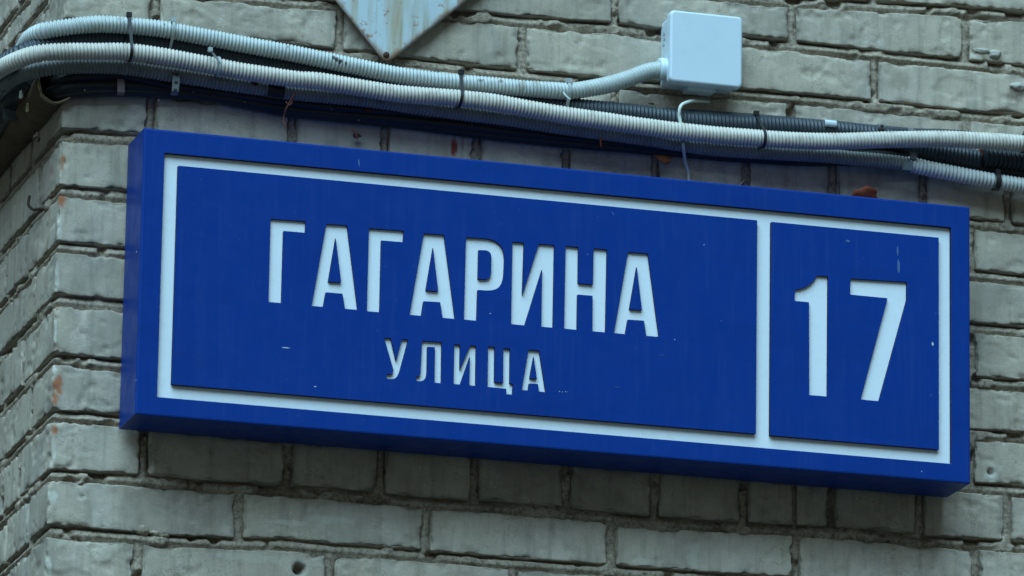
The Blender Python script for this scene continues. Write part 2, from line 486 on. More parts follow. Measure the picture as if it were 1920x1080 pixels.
    if side:   # the red paint runs and soot on the return wall
        for (ax_, ay_, hh) in ((.060, -.06, .05), (.060, -.155, .05), (.20, -.30, .05), (.11, -.02, .03)):
            a = .6 * np.exp(-((p[:, 1] - ay_ * 0 - ax_) / .0035) ** 2) * (1 - smooth(np.abs(p[:, 2] - ay_), hh * .5, hh)) * (p[:, 0] < .006) * smooth(fbm(w * 60, 9, 2), .35, .6)
            m = a > col[:, 3]; col[m, :3] = RED; col[m, 3] = a[m]
    loc = np.array([.5 * (x0 + x1), .5 * (y0 + y1), zc])
    me = mesh('brick', localise(p, loc), F, True, {'stain': ('FLOAT_COLOR', col), 'edge_grime_hole_dark': ('FLOAT', gr)})
    brick_count[0] += 1
    return obj('brick', me, MB, parent, loc)

wall = empty('brick_wall', (0, 0, 0), 'weathered grey silicate brick wall corner carrying the blue street sign and cables', 'wall')
SX0, SX1 = .12, 1.24
sd_ = 0
for k in range(-3, 14):
    xs = ROWS[k]
    prev = None
    sj = side_joints(k)
    for i, xj in enumerate(xs):
        sd_ += 1
        h = hv(k, i)
        if i == 0:
            x0 = 0.0; x1 = xj - h
            y1 = sj[0] - HV
            brick(wall, x0, x1, k, 0.0, y1, side=True, seed=sd_, coarse=(k < -1 or k > 12))
        else:
            x0 = xs[i - 1] + hv(k, i - 1); x1 = xj - h
            hid = (4 <= k <= 8 and x0 > SX0 and x1 < SX1)
            out = k < -1 or k > 11 or x0 > 1.46
            brick(wall, x0, x1, k, 0.0, .06, seed=sd_, coarse=hid or out, dy=(hsh(sd_, 5, 5, 5) - .5) * .0028)
    for j in range(len(sj) - 1):
        sd_ += 1
        brick(wall, 0.0, .06, k, sj[j] + HV, sj[j + 1] - HV, side=True, front=False, seed=sd_, coarse=(k < -2 or k > 12 or j > 2))

CORNER = {}
def mortar_sheet(front):
    if front:
        U = np.arange(.006, XMAX, .0026); zt, zb = .43, -.70
    else:
        U = np.arange(.006, .95, .0034); zt, zb = .43, -.70
    W = np.arange(zb, zt, .00165)
    uu, ww = np.meshgrid(U, W, indexing='ij')
    u = uu.ravel(); w = ww.ravel()
    xx = u if front else np.zeros_like(u)
    P = np.stack([u + (0 if front else 40), np.zeros_like(u), w], 1)
    wob = (fbm(P * 60, 91, 3) - .5) * .0028
    best = np.full(len(u), 9.0); yv = np.full(len(u), .0165)
    row = np.full(len(u), -99)
    for k in range(-3, 15):
        z = zj(k, xx)
        t = (w - z + wob * .5) / HB
        bead = np.exp(-((t + .18) / .58) ** 2)
        rough = np.repeat(smooth(fbm(np.stack([U * 7, U * 0, U * 0 + k], 1), 13 + k, 2), .4, .62), len(W))
        gap = np.repeat(smooth(fbm(np.stack([U * 16, U * 0, U * 0 + k * 3.1], 1), 57 + k, 3), .30, .60), len(W))
        y = .0068 - (.0052 - .0020 * rough) * bead + (.0016 + .0070 * gap) * smooth(t, .56, .74)
        y = np.where(np.abs(t) < 1.9, y + np.maximum(np.abs(t) - 1.0, 0) * .004, .0165)
        m = y < yv; yv[m] = y[m]; best = np.minimum(best, np.abs(t))
        if k < 14:
            z2 = zj(k + 1, xx); inrow = (w < z) & (w >= z2)
            row[inrow] = k
    for k in range(-3, 14):
        inr = row == k
        js = ROWS[k] if front else side_joints(k)
        for i, xj in enumerate(js):
            h = hv(k, i) if front else HV
            t = np.where(inr, np.abs(u - xj + wob * .6) / h, 9)
            y = .0044 + .0020 * t ** 2 + .004 * np.tile(smooth(fbm(np.stack([W * 0 + i, W * 30, W * 0 + k], 1), 33, 2), .5, .65), len(U)) * smooth(t, .6, .85)
            y = np.where(t < 2.2, np.minimum(y, .0165), .0165)
            m = y < yv; yv[m] = y[m]; best = np.minimum(best, t)
    n1 = fbm(P * 45, 101, 4) - .5; n2 = fbm(P * 170, 111, 3) - .5
    yv = yv + n1 * .0020 + n2 * .0014
    # striations from the pointing trowel along the beds
    yv += (fbm(P * np.array([12, 1, 330]), 121, 2) - .5) * .0016
    # smears and crumbs that ride over the arrises
    sm_ = smooth(fbm(P * 26, 131, 4), .62, .74) * (1 - smooth(best, 1.0, 1.55))
    yv = yv - sm_ * .0065
    ho = smooth(fbm(P * 30, 141, 3), .64, .72) * (best < 1.1)
    yv = yv + ho * .010
    yv = np.maximum(yv, -.0012 + n2 * .001)
    # the pointing turns the corner: both sheets end on one shared ragged line
    if front: CORNER['d'] = np.maximum(yv.reshape(len(U), len(W))[0], .0012)
    cdp = np.tile(CORNER['d'], len(U)); u0 = U[0]; near = u < .020
    k_ = np.clip((u - u0) / (.020 - u0), 0, 1)
    yv = np.where(near, cdp + (yv - cdp) * k_ ** .7, yv)
    u = np.where(near, cdp + (.020 - cdp) * k_, u)
    keep = best < 2.3
    nU, nW = uu.shape
    idx = np.arange(nU * nW).reshape(nU, nW)
    a, b, c, d = idx[:-1, :-1], idx[1:, :-1], idx[1:, 1:], idx[:-1, 1:]
    kk = keep.reshape(nU, nW)
    fk = kk[:-1, :-1] & kk[1:, :-1] & kk[1:, 1:] & kk[:-1, 1:]
    F = np.stack([a[fk], b[fk], c[fk], d[fk]], 1)
    V = np.stack([u, yv, w], 1) if front else np.stack([yv, u, w], 1)
    if not front: F = F[:, ::-1]
    used = np.unique(F); rm = -np.ones(len(V), dtype=np.int64); rm[used] = np.arange(len(used))
    me = mesh('mortar', V[used], rm[F], True)
    return obj('mortar', me, MM, wall)
mortar_sheet(True); mortar_sheet(False)

def box_mesh(name, lo, hi):
    x0, y0, z0 = lo; x1, y1, z1 = hi
    V = [(x0, y0, z0), (x1, y0, z0), (x1, y1, z0), (x0, y1, z0), (x0, y0, z1), (x1, y0, z1), (x1, y1, z1), (x0, y1, z1)]
    F = [(0, 3, 2, 1), (4, 5, 6, 7), (0, 1, 5, 4), (1, 2, 6, 5), (2, 3, 7, 6), (3, 0, 4, 7)]
    return mesh(name, V, F, False)

obj('mortar_bed', box_mesh('mortar_bed', (.020, .021, -.72), (.05, .05, .45)), MM, wall)
# the rest of the building behind and below the courses in view
def far_masonry():
    m, n, l, b = mat('plain_masonry')
    t = n.new('ShaderNodeTexBrick')
    tc = n.new('ShaderNodeMapping'); g = n.new('ShaderNodeNewGeometry')
    tc.inputs['Rotation'].default_value = (math.radians(-90), 0, 0)
    l.new(g.outputs['Position'], tc.inputs[0]); l.new(tc.outputs[0], t.inputs['Vector'])
    t.inputs['Scale'].default_value = 1; t.inputs['Brick Width'].default_value = .26; t.inputs['Row Height'].default_value = .077
    t.inputs['Mortar Size'].default_value = .007
    t.inputs['Color1'].default_value = (.34, .30, .25, 1); t.inputs['Color2'].default_value = (.4, .36, .3, 1)
    t.inputs['Mortar'].default_value = (.2, .17, .13, 1)
    l.new(t.outputs[0], b.inputs['Base Color']); b.inputs['Roughness'].default_value = .9
    return m
core = obj('wall_core', box_mesh('wall_core', (.03, .03, -3.93), (9, 5, 6)), far_masonry(), wall)

def flat_ground():
    m, n, l, b = mat('low_bounce_ground')  # unseen ground, colour kept dark to cut bounced light under the sign
    P = pos(n, l)
    l.new(mix(n, l, nz(n, l, P, 3, 6, .7), (.022, .022, .020), (.045, .040, .034)), b.inputs['Base Color'])
    b.inputs['Roughness'].default_value = .9
    return m
gr = obj('ground', mesh('ground', [(-150, -150, -3.93), (150, -150, -3.93), (150, 150, -3.93), (-150, 150, -3.93)], [(0, 1, 2, 3)], False), flat_ground())
gr['kind'] = 'structure'

# ------------------------------------------------------------------ the street sign (a light box)
YF = -.1027; YB = -.012; PT = .0062           # front plane, back plane, thickness of the face plates
SR = (.09035, -.39955, 1.25700, -.00900)      # x0, z0, x1, z1
WR = (.11940, -.37385, 1.22912, -.04113)      # the white field
P1 = (.13838, -.35531, .94863, -.05670)
P2 = (.96868, -.35560, 1.21126, -.05700)
SC = np.array([(SR[0] + SR[2]) / 2, YB, SR[1]])
sign = empty('street_sign', SC, 'blue light box street sign with white cut-out lettering and house number 17', 'sign')

def rect_loft(name, loops, m, parent, org, closed_back=True, closed_front=False, corner=0, nseg=1):
    V = []; F = []
    def pts(r, y):
        x0, z0, x1, z1 = r[:4]; rad = r[4] if len(r) > 4 else 0
        if rad <= 0: return [(x0, y, z0), (x1, y, z0), (x1, y, z1), (x0, y, z1)]
        o = []
        for cx, cz, a0 in ((x0 + rad, z0 + rad, 180), (x1 - rad, z0 + rad, 270), (x1 - rad, z1 - rad, 0), (x0 + rad, z1 - rad, 90)):
            for t in range(7):
                a = math.radians(a0 + t * 15); o.append((cx + rad * math.cos(a), y, cz + rad * math.sin(a)))
        return o
    L = [pts(r, y) for r, y in loops]; n = len(L[0])
    for q in L: V += q
    for a in range(len(L) - 1):
        for i in range(n):
            j = (i + 1) % n
            F.append((a * n + i, a * n + j, (a + 1) * n + j, (a + 1) * n + i))
    if closed_back: F.append(tuple(range(n)))
    if closed_front: F.append(tuple(range((len(L) - 1) * n, len(L) * n))[::-1])
    me = mesh(name, localise(V, org), F, False)
    bm = bmesh.new(); bm.from_mesh(me); bmesh.ops.recalc_face_normals(bm, faces=bm.faces); bm.to_mesh(me); bm.free()
    return obj(name, me, m, parent)

def ins(r, d, rad=None):
    q = (r[0] + d, r[1] + d, r[2] - d, r[3] - d)
    return q if rad is None else q + (rad,)

WI = (WR[0], WR[1], WR[2], WR[3], .0012)
housing = rect_loft('housing', [(ins(SR, 0, .0010), YB), (ins(SR, 0, .0010), YF + .0030), (ins(SR, .0003, .0010), YF + .0014), (ins(SR, .0010, .0010), YF + .0004),
                      (ins(SR, .0028, .0009), YF), (ins(WI, -.0004, .0012), YF), (ins(WI, 0, .0012), YF + .0004), (ins(WI, 0, .0012), YF + PT + .004)],
          MBLUE, sign, SC)
housing.data.materials.append(MEDGE)
for p in housing.data.polygons:
    if p.center.y + SC[1] > YF + .0006 and abs(p.normal.y) < .3 and WR[0] - .001 < p.center.x + SC[0] < WR[2] + .001 and WR[1] - .001 < p.center.z + SC[2] < WR[3] + .001:
        p.material_index = 1
rect_loft('backing', [(ins(WR, -.004), YF + PT + .0035), (ins(WR, -.004), YF + PT)], MWHITE, sign, SC, True, True)

def soften(pts, r=.0009):
    """Cut the corners with a small router radius."""
    out = []; n = len(pts)
    for i in range(n):
        a, b, c = np.array(pts[i - 1]), np.array(pts[i]), np.array(pts[(i + 1) % n])
        d1 = a - b; d2 = c - b; l1 = np.linalg.norm(d1); l2 = np.linalg.norm(d2)
        rr = min(r, l1 * .3, l2 * .3)
        if l1 < .004 or l2 < .004: out.append(tuple(b)); continue
        p0 = b + d1 / l1 * rr; p1 = b + d2 / l2 * rr
        for t in (0, .35, .65, 1):
            out.append(tuple((1 - t) ** 2 * p0 + 2 * t * (1 - t) * b + t * t * p1))
    return out

def bez(p0, p1, p2, n=7):
    return [((1 - t) ** 2 * p0[0] + 2 * t * (1 - t) * p1[0] + t * t * p2[0], (1 - t) ** 2 * p0[1] + 2 * t * (1 - t) * p1[1] + t * t * p2[1]) for t in np.linspace(0, 1, n)]

GL = {
 'G1': [[(507.5, 410.5), (573.2, 415.2), (572.5, 436.2), (531.5, 432.7), (527.7, 568), (503.7, 566)]],
 'A1': [[(612, 420), (651, 422.5), (670.7, 580.8), (647, 578.8), (642.5, 550.5), (611, 547.8), (606, 575.3), (584.5, 573.3)], [(629.5, 446), (640, 530), (615.5, 528.3)]],
 'G2': [[(692, 428), (757, 433), (756, 454), (715, 450.5), (712, 585.3), (688, 583.3)]],
 'A2': [[(794.8, 437.7), (832.8, 440.5), (853.3, 597.8), (830, 595.7), (825.5, 566.3), (794.3, 564.5), (790, 592.2), (768, 590)], [(812, 464), (822, 546.5), (798.5, 544.5)]],
 'P1': [[(874, 445), (912, 447.5)] + bez((912, 447.5), (946, 451), (946, 487))[1:] + [(945, 512)] + bez((945, 512), (944, 546), (914, 544.5))[1:] + [(895.7, 543.3), (893.8, 601.2), (870, 599)],
        [(897.5, 468.5), (909, 469)] + bez((909, 469), (921.5, 470), (921.5, 482))[1:] + [(921, 511)] + bez((921, 511), (920.5, 524.5), (908, 524))[1:] + [(896.3, 523.5)]],
 'I1': [[(961, 453.5), (982.8, 455.3), (979.7, 553), (1010.5, 457.3), (1039.7, 459.5), (1037, 614.3), (1015.3, 612.5), (1016.5, 505), (983.8, 610), (958.5, 607.5)]],
 'N1': [[(1060.7, 461.5), (1084.7, 463.5), (1084, 531.3), (1112, 533.8), (1113.2, 465.8), (1138.5, 468), (1135.5, 623), (1111, 621), (1111.3, 554.3), (1083, 552), (1082, 618.3), (1058, 616)]],
 'A3': [[(1177.7, 472.7), (1215, 475.5), (1235.7, 631.5), (1212, 629.5), (1207.8, 601.2), (1177.3, 599), (1172.5, 626.3), (1151.5, 624.2)], [(1194, 500), (1204, 581.8), (1180.3, 580)]],
 'U1': [[(720.5, 633.2), (732.7, 634), (742.8, 677), (753.7, 636), (765.7, 637)] + [(750.5, 693)] + bez((750.5, 693), (746, 711), (734, 710.6), 6)[1:] + [(725, 709.6), (725.3, 701.5)] + bez((732, 702.3), (737, 701.5), (738, 694), 5)],
 'L1': [[(791.5, 639.2), (828.5, 641.5), (827.5, 718.3), (815, 717.2), (815.7, 650.8), (801.5, 650)] + [(800.8, 697)] + bez((800.8, 697), (800, 714.5), (787, 714.7), 6)[1:] + [(780.5, 714), (780.5, 705.5)] + bez((784, 706.3), (788.5, 705), (789, 697), 5)],
 'I2': [[(851.9, 645.5), (863, 646.5), (862.3, 693), (882, 647.5), (892.8, 648.7), (892, 723.5), (880.3, 722.3), (881.3, 668.5), (862.7, 721), (850.7, 719.7)]],
 'C1': [[(915.3, 649.6), (927.7, 650.6), (927.2, 716.8), (943.5, 718.3), (944, 653.2), (956.5, 654.3), (956, 719.3), (962, 719.8), (960.8, 739.8), (949.3, 738.8), (949.7, 728.8), (914.5, 725.3)]],
 'A4': [[(991.2, 655.8), (1011.3, 657.3), (1023.3, 735), (1010.7, 734), (1009, 719.8), (992.3, 718.6), (990.3, 732), (978.5, 731)], [(1000.8, 668), (1006.9, 710.6), (993.2, 709.6)]],
 'D1': [[(1531.5, 517)] + [(1552.7, 518), (1551.3, 743.3), (1517.5, 740.5), (1517.2, 566.5), (1490, 564), (1490.8, 543.4)] + bez((1490.8, 543.4), (1521, 540), (1531.5, 517), 8)[1:-1]],
 'D7': [[(1594.5, 522.3), (1700.5, 529), (1700, 562.5), (1648, 752), (1613.8, 748.8), (1664.3, 559), (1594.3, 552.2)]],
}
def sp(p):  # measured letter corner -> sign plane
    a = at(p[0], p[1], YF); return (float(a[0]), float(a[2]))
GW = {k: [soften([sp(p) for p in poly]) for poly in v] for k, v in GL.items()}

def plate(name, polys, y0, y1, m, parent, bev=.00025, org=SC):
    """Cut-out plate in the facade plane; nested outlines become holes and islands."""
    cu = bpy.data.curves.new(name, 'CURVE'); cu.dimensions = '2D'; cu.fill_mode = 'BOTH'
    cu.extrude = (y1 - y0) / 2 - bev; cu.bevel_depth = bev; cu.bevel_resolution = 0; cu.offset = -bev
    for poly in polys:
        s = cu.splines.new('POLY'); s.points.add(len(poly) - 1); s.use_cyclic_u = True
        for i, (x, z) in enumerate(poly): s.points[i].co = (x, z, 0, 1)
    o = bpy.data.objects.new('tmp', cu); C.objects.link(o)
    bpy.context.view_layer.update()
    me = bpy.data.meshes.new_from_object(o.evaluated_get(bpy.context.evaluated_depsgraph_get()))
    bpy.data.objects.remove(o); me.name = name
    ym = (y0 + y1) / 2
    me.transform(Matrix(((1, 0, 0, -org[0]), (0, 0, -1, ym - org[1]), (0, 1, 0, -org[2]), (0, 0, 0, 1))))
    me.materials.clear(); me.materials.append(m)
    if name == 'panel':          # the routed edges are raw and dark, only the face is blue
        me.materials.append(MEDGE)
        me.update()
        for p in me.polygons:
            if abs(p.normal.y) < .5: p.material_index = 1
    return obj(name, me, m, parent)

def rp(r): return soften([(r[0], r[1]), (r[2], r[1]), (r[2], r[3]), (r[0], r[3])], .0012)
left_keys = ['G1', 'A1', 'G2', 'A2', 'P1', 'I1', 'N1', 'A3', 'U1', 'L1', 'I2', 'C1', 'A4']
plate('panel', [rp(P1)] + [p for k in left_keys for p in GW[k]], YF, YF + PT - .0003, MBLUE, sign)
plate('panel', [rp(P2)] + [p for k in ('D1', 'D7') for p in GW[k]], YF, YF + PT - .0003, MBLUE, sign)
CH = dict(G1='Г', A1='А', G2='Г', A2='А', P1='Р', I1='И', N1='Н', A3='А', U1='У', L1='Л', I2='И', C1='Ц', A4='А', D1='1', D7='7')
for k in left_keys + ['D1', 'D7']:
    plate('digit' if k[0] == 'D' else 'letter', GW[k], YF + PT - .0022, YF + PT - .0004, MWHITE, sign, 0.0)
# marks worn into the face
def flake(name, cx, cy, w, h, Y, m, parent, org, seed=0, n=12, ang=0, thick=.00025, jag=.35):
    P0 = at(cx, cy, Y); rng = np.random.RandomState(seed + 5)
    V = []; 
    for i in range(n):
        a = 2 * math.pi * i / n; rr = 1 - jag * rng.rand()
        x = math.cos(a) * w / 2 * rr; z = math.sin(a) * h / 2 * rr
        V.append((P0[0] + x * math.cos(ang) - z * math.sin(ang), Y - thick, P0[2] + x * math.sin(ang) + z * math.cos(ang)))
    V += [(v[0], Y + .0002, v[2]) for v in V]
    F = [tuple(range(n))[::-1]] + [(i, (i + 1) % n, n + (i + 1) % n, n + i) for i in range(n)]
    return obj(name, mesh(name, localise(V, org), F, False), m, parent)
for i, (x, y, w, h, a, mm) in enumerate([(1683, 470, .0030, .016, .02, MSCUFF), (1685, 500, .0050, .022, .02, MSCUFF), (536, 652, .013, .0016, -.03, MCHIP),
          (1749, 645, .0035, .0060, 0, MCHIP), (591, 725, .004, .0014, 0, MCHIP), (673, 305, .0024, .012, .15, MSCUFF),
          (1049, 734, .0015, .0015, 0, MCHIP), (1054, 735, .0016, .0010, 0, MCHIP), (1060, 734.5, .0015, .0014, 0, MCHIP), (1064, 735, .0010, .0012, 0, MCHIP),
          (1320, 459, .0013, .0015, 0, MCHIP), (1352, 602, .0010, .003, .2, MSCUFF), (1265, 637, .0014, .0016, 0, MCHIP), (1102, 477, .0013, .0013, 0, MCHIP),
          (919, 588, .0020, .0014, 0, MCHIP), (1149, 400, .0015, .008, .5, MSCUFF), (1157, 726, .010, .0007, 0, MSCUFF), (878, 780, .001, .001, 0, MCHIP),
          (1590, 452, .008, .004, 0, MSCUFF), (918, 780, .0016, .0012, 0, MCHIP), (1728, 884, .0014, .0016, 0, MCHIP), (255, 713, .0013, .0013, 0, MCHIP),
          (256, 472, .001, .003, 0, MCHIP), (1240, 666, .012, .0006, -.1, MSCUFF)]):
    flake('scratch', x, y, w, h, a and YF or YF, mm, sign, SC, i, ang=a)

# ------------------------------------------------------------------ tubes and cables
def spline(P, step):
    P = np.asarray(P, dtype=float); Q = []
    Pp = np.vstack([2 * P[0] - P[1], P, 2 * P[-1] - P[-2]])
    for i in range(1, len(Pp) - 2):
        p0, p1, p2, p3 = Pp[i - 1:i + 3]
        # centripetal parametrisation
        t0 = 0; t1 = t0 + np.linalg.norm(p1 - p0) ** .5; t2 = t1 + np.linalg.norm(p2 - p1) ** .5; t3 = t2 + np.linalg.norm(p3 - p2) ** .5
        for t in np.linspace(t1, t2, 24, endpoint=False):
            A1 = (t1 - t) / (t1 - t0) * p0 + (t - t0) / (t1 - t0) * p1
            A2 = (t2 - t) / (t2 - t1) * p1 + (t - t1) / (t2 - t1) * p2
            A3 = (t3 - t) / (t3 - t2) * p2 + (t - t2) / (t3 - t2) * p3
            B1 = (t2 - t) / (t2 - t0) * A1 + (t - t0) / (t2 - t0) * A2
            B2 = (t3 - t) / (t3 - t1) * A2 + (t - t1) / (t3 - t1) * A3
            Q.append((t2 - t) / (t2 - t1) * B1 + (t - t1) / (t2 - t1) * B2)
    Q.append(P[-1]); Q = np.array(Q)
    for _ in range(6):   # ease the polyline so the hose has no kinks
        Q[1:-1] = .25 * Q[:-2] + .5 * Q[1:-1] + .25 * Q[2:]
    s = np.concatenate([[0], np.cumsum(np.linalg.norm(np.diff(Q, axis=0), axis=1))])
    n = max(2, int(s[-1] / step)); t = np.linspace(0, s[-1], n + 1)
    return np.stack([np.interp(t, s, Q[:, i]) for i in range(3)], 1), t

LINES = {}
def hose(name, nodes, r, m, pitch=None, groove=.0013, sides=26, parent=None, label=None, cat=None, group=None, wob=0.0, world=False, spots=None, step=None, start_flat=0, jitter=1.0, key=None):
    P = np.array([at(*q) if not world else q for q in nodes])
    st = step or ((pitch / 6.0) if pitch else .006)
    Q, s = spline(P, st)
    T = np.gradient(Q, axis=0); T /= np.linalg.norm(T, axis=1, keepdims=True)
    up = np.array([0, 0, 1.0])
    if wob:
        so = len(LINES) * 3.3
        Q = Q + wob * np.stack([np.zeros(len(s)), vn(np.stack([s * 9 + so, s * 0, s * 0], 1), 3) - .5, vn(np.stack([s * 9 + so, s * 0 + 5, s * 0], 1), 4) - .5], 1)
    N1 = up - (T @ up)[:, None] * T; N1 /= np.linalg.norm(N1, axis=1, keepdims=True)
    N2 = np.cross(T, N1)
    th = np.linspace(0, 2 * math.pi, sides, endpoint=False)
    rr = np.full((len(s), sides), r)
    if pitch:
        ph = np.abs(np.sin(math.pi * s / pitch))
        g = (1 - ph) ** 1.25
        bw = .6 + .8 * vn(np.stack([s * 60, s * 0, s * 0], 1), 8)
        rr = rr - (1.9 * groove * g * (.85 + .3 * (bw - .6)))[:, None]
    A, B = np.meshgrid(s, th, indexing='ij')
    rr = rr + (vn(np.stack([A.ravel() * 25, np.cos(B.ravel()) * 1.2 + 7, np.sin(B.ravel()) * 1.2], 1), 5).reshape(rr.shape) - .5) * .0009 * jitter
    V = Q[:, None, :] + rr[:, :, None] * (np.cos(th)[None, :, None] * N1[:, None, :] + np.sin(th)[None, :, None] * N2[:, None, :])
    n = len(s); V = V.reshape(-1, 3)
    idx = np.arange(n * sides).reshape(n, sides)
    F = np.stack([idx[:-1], np.roll(idx[:-1], -1, 1), np.roll(idx[1:], -1, 1), idx[1:]], -1).reshape(-1, 4)
    org = Q[n // 2].copy()
    attrs = None
    if spots is not None:
        col = np.zeros((len(V), 4))
        for (x, y, hx, hy, cc, a) in spots:
            w = pix(V); d = np.sqrt(((w[:, 0] - x) / hx) ** 2 + ((w[:, 1] - y) / hy) ** 2) + (fbm(V * 300, 7, 3) - .5) * 1.2
            front = (V[:, 1] < np.repeat(Q[:, 1], sides))
            q = a * (1 - smooth(d, .75, 1.05)) * front
            mk = q > col[:, 3]; col[mk, :3] = cc; col[mk, 3] = q[mk]
        attrs = {'stain': ('FLOAT_COLOR', col)}
    elif m is MC1:
        attrs = {'stain': ('FLOAT_COLOR', np.zeros((len(V), 4)))}
    # end caps
    me = mesh(name, localise(V, org), F, True, attrs)
    bm = bmesh.new(); bm.from_mesh(me); bm.verts.ensure_lookup_table()
    for a in (0, n - 1):
        vs = [bm.verts[a * sides + i] for i in range(sides)]
        try: bm.faces.new(vs)
        except ValueError: pass
    bmesh.ops.recalc_face_normals(bm, faces=bm.faces)
    bm.to_mesh(me); bm.free()
    o = obj(name, me, m, parent, org if parent is None else Vector(org) - parent.location)
    if label: tag(o, label, cat, group)
    LINES[key or len(LINES)] = (Q, r)
    return o

def on_line(key, px):
    Q, r = LINES[key]; w = pix(Q)
    i = int(np.argmin(np.abs(w[:, 0] - px))); return Q[i], r

BL = (.006, .006, .007)
G = 'cable conduits strapped along the wall'
c1 = [(0, 150, .25), (30, 115, .13), (46, 88, .05), (58, 70, .0), (83, 58, -.028), (125, 51, -.036), (180, 45.5, -.038), (239, 48, -.038), (312, 56, -.038), (387, 70, -.038), (462, 84.7, -.038),
      (556, 101.6, -.038), (595, 110, -.038), (670, 125.5, -.038), (745, 141, -.038), (857, 155, -.038), (916, 159.8, -.038), (972, 165, -.038), (1030, 169, -.038),
      (1066, 171, -.036), (1104, 166, -.034), (1141, 159, -.031), (1179, 147.5, -.028), (1216, 134, -.025), (1244, 130, -.024), (1262, 130, -.024)]
spots = [(626, 108, 3, 5, BL, 1), (632, 112, 4, 5, BL, 1), (639, 115, 4, 5, BL, 1), (648, 119, 2, 3, BL, 1), (902, 151, 6, 3, (.1, .09, .08), .8), (939, 152, 4, 3, (.12, .1, .09), .8),
         (979, 162, 9, 12, (.30, .29, .25), .8), (1004, 158, 9, 6, (.30, .29, .25), .6), (540, 87, 3, 3, BL, .6), (308, 46, 3, 2, BL, .7), (225, 36, 6, 3, (.3, .29, .27), .6)]
hose('conduit', c1, .0119, MC1, .0050, .0016, 30, label='pale grey corrugated conduit, topmost, running into the white junction box', cat='conduit', group=G, spots=spots, key='C1')
c2 = [(-190, 330, .62), (-110, 235, .36), (-62, 183, .20), (-28, 150, .09), (5, 127, .01), (28, 114.5, -.025), (69, 101, -.050), (125, 97, -.056), (180, 97, -.056), (237, 97, -.056), (312, 107, -.056), (387, 121, -.056), (462, 135, -.056),
      (556, 149, -.056), (595, 152, -.056), (670, 164, -.056), (745, 175.6, -.056), (857, 184, -.056), (916, 191, -.056), (972, 200.6, -.056), (1047, 214, -.056), (1141, 228, -.056),
      (1216, 238.5, -.056), (1255, 244, -.056), (1330, 252, -.056), (1405, 258, -.056), (1480, 263, -.056), (1536, 265, -.056), (1579, 265, -.056), (1635, 263, -.056), (1710, 261, -.056), (1785, 261, -.056),
      (1841, 264, -.056), (1916, 269, -.056), (2050, 283, -.05), (2300, 310, -.04)]
hose('conduit', c2, .0121, MC2, .0050, .0015, 30, label='beige corrugated conduit, foremost, crossing the whole wall above the sign', cat='conduit', group=G, key='C2')
d1 = [(-150, 300, .5), (-60, 205, .24), (-20, 148, .09), (10, 121, .02), (40, 103, -.008), (80, 89, -.014), (125, 81, -.016), (180, 76, -.016), (240, 76, -.016), (312, 85, -.016), (387, 98, -.016), (462, 113, -.016), (556, 131, -.016),
      (670, 149, -.016), (857, 174, -.017), (972, 188, -.019), (1047, 199, -.020), (1100, 207, -.021), (1180, 214, -.021), (1292, 229, -.021), (1405, 236, -.021), (1480, 240, -.021), (1536, 244, -.021), (1600, 250, -.021),
      (1680, 264, -.021), (1760, 286, -.021), (1835, 302, -.021)]
hose('conduit', d1, .0150, MD1, .0056, .0012, 26, label='dark slate corrugated conduit between the pale grey and the beige ones', cat='conduit', group=G, key='D1')
c3 = [(-120, 300, .45), (-50, 215, .24), (0, 163, .08), (28, 146, .02), (69, 132, -.024), (125, 126, -.033), (180, 125, -.033), (237, 127.5, -.033), (312, 139, -.033), (387, 151, -.033), (444, 160, -.033), (490, 166, -.033),
      (539, 174, -.033), (595, 179, -.033), (670, 186, -.033), (745, 196, -.033), (860, 212, -.033), (972, 226, -.033), (1047, 238, -.033), (1141, 251, -.033), (1216, 261, -.033), (1255, 268, -.033), (1330, 278, -.033),
      (1405, 284, -.033), (1499, 289, -.031), (1560, 293, -.031), (1597, 297, -.031), (1635, 300, -.031), (1691, 306, -.031), (1729, 313.5, -.031), (1785, 325, -.031), (1841, 336, -.031), (1916, 348, -.031), (2060, 368, -.031), (2300, 395, -.03)]
cs = [i for i, q in enumerate(c3) if q[0] == 1691][0]
hose('conduit', c3[:cs + 1] + [(1712, 310, -.031)], .0102, MC3, .0050, .0013, 24, label='dirty dark grey corrugated conduit hanging just under the beige one', cat='conduit', group=G, key='C3')
hose('conduit', [(1700, 307.5, -.031), (1712, 310, -.031)] + c3[cs + 1:], .0112, MC3b, .0056, .0016, 26, label='light grey corrugated conduit, lowest, leaving the frame right of the sign', cat='conduit', group=G, key='C4')
hose('conduit', [(1843, 293, -.026), (1880, 297, -.026), (1930, 303, -.026), (2050, 320, -.03), (2300, 350, -.03)], .0150, MD1, .0066, .0022, 28,
     label='short dark conduit end with torn edge at the right frame side', cat='conduit', group=G, key='E1')
hose('conduit', [(500, 168, -.0335), (530, 173, -.0335)], .0112, MBLK, label='black sleeve joining the dirty dark grey conduit', cat='sleeve', key='SL', step=.003)

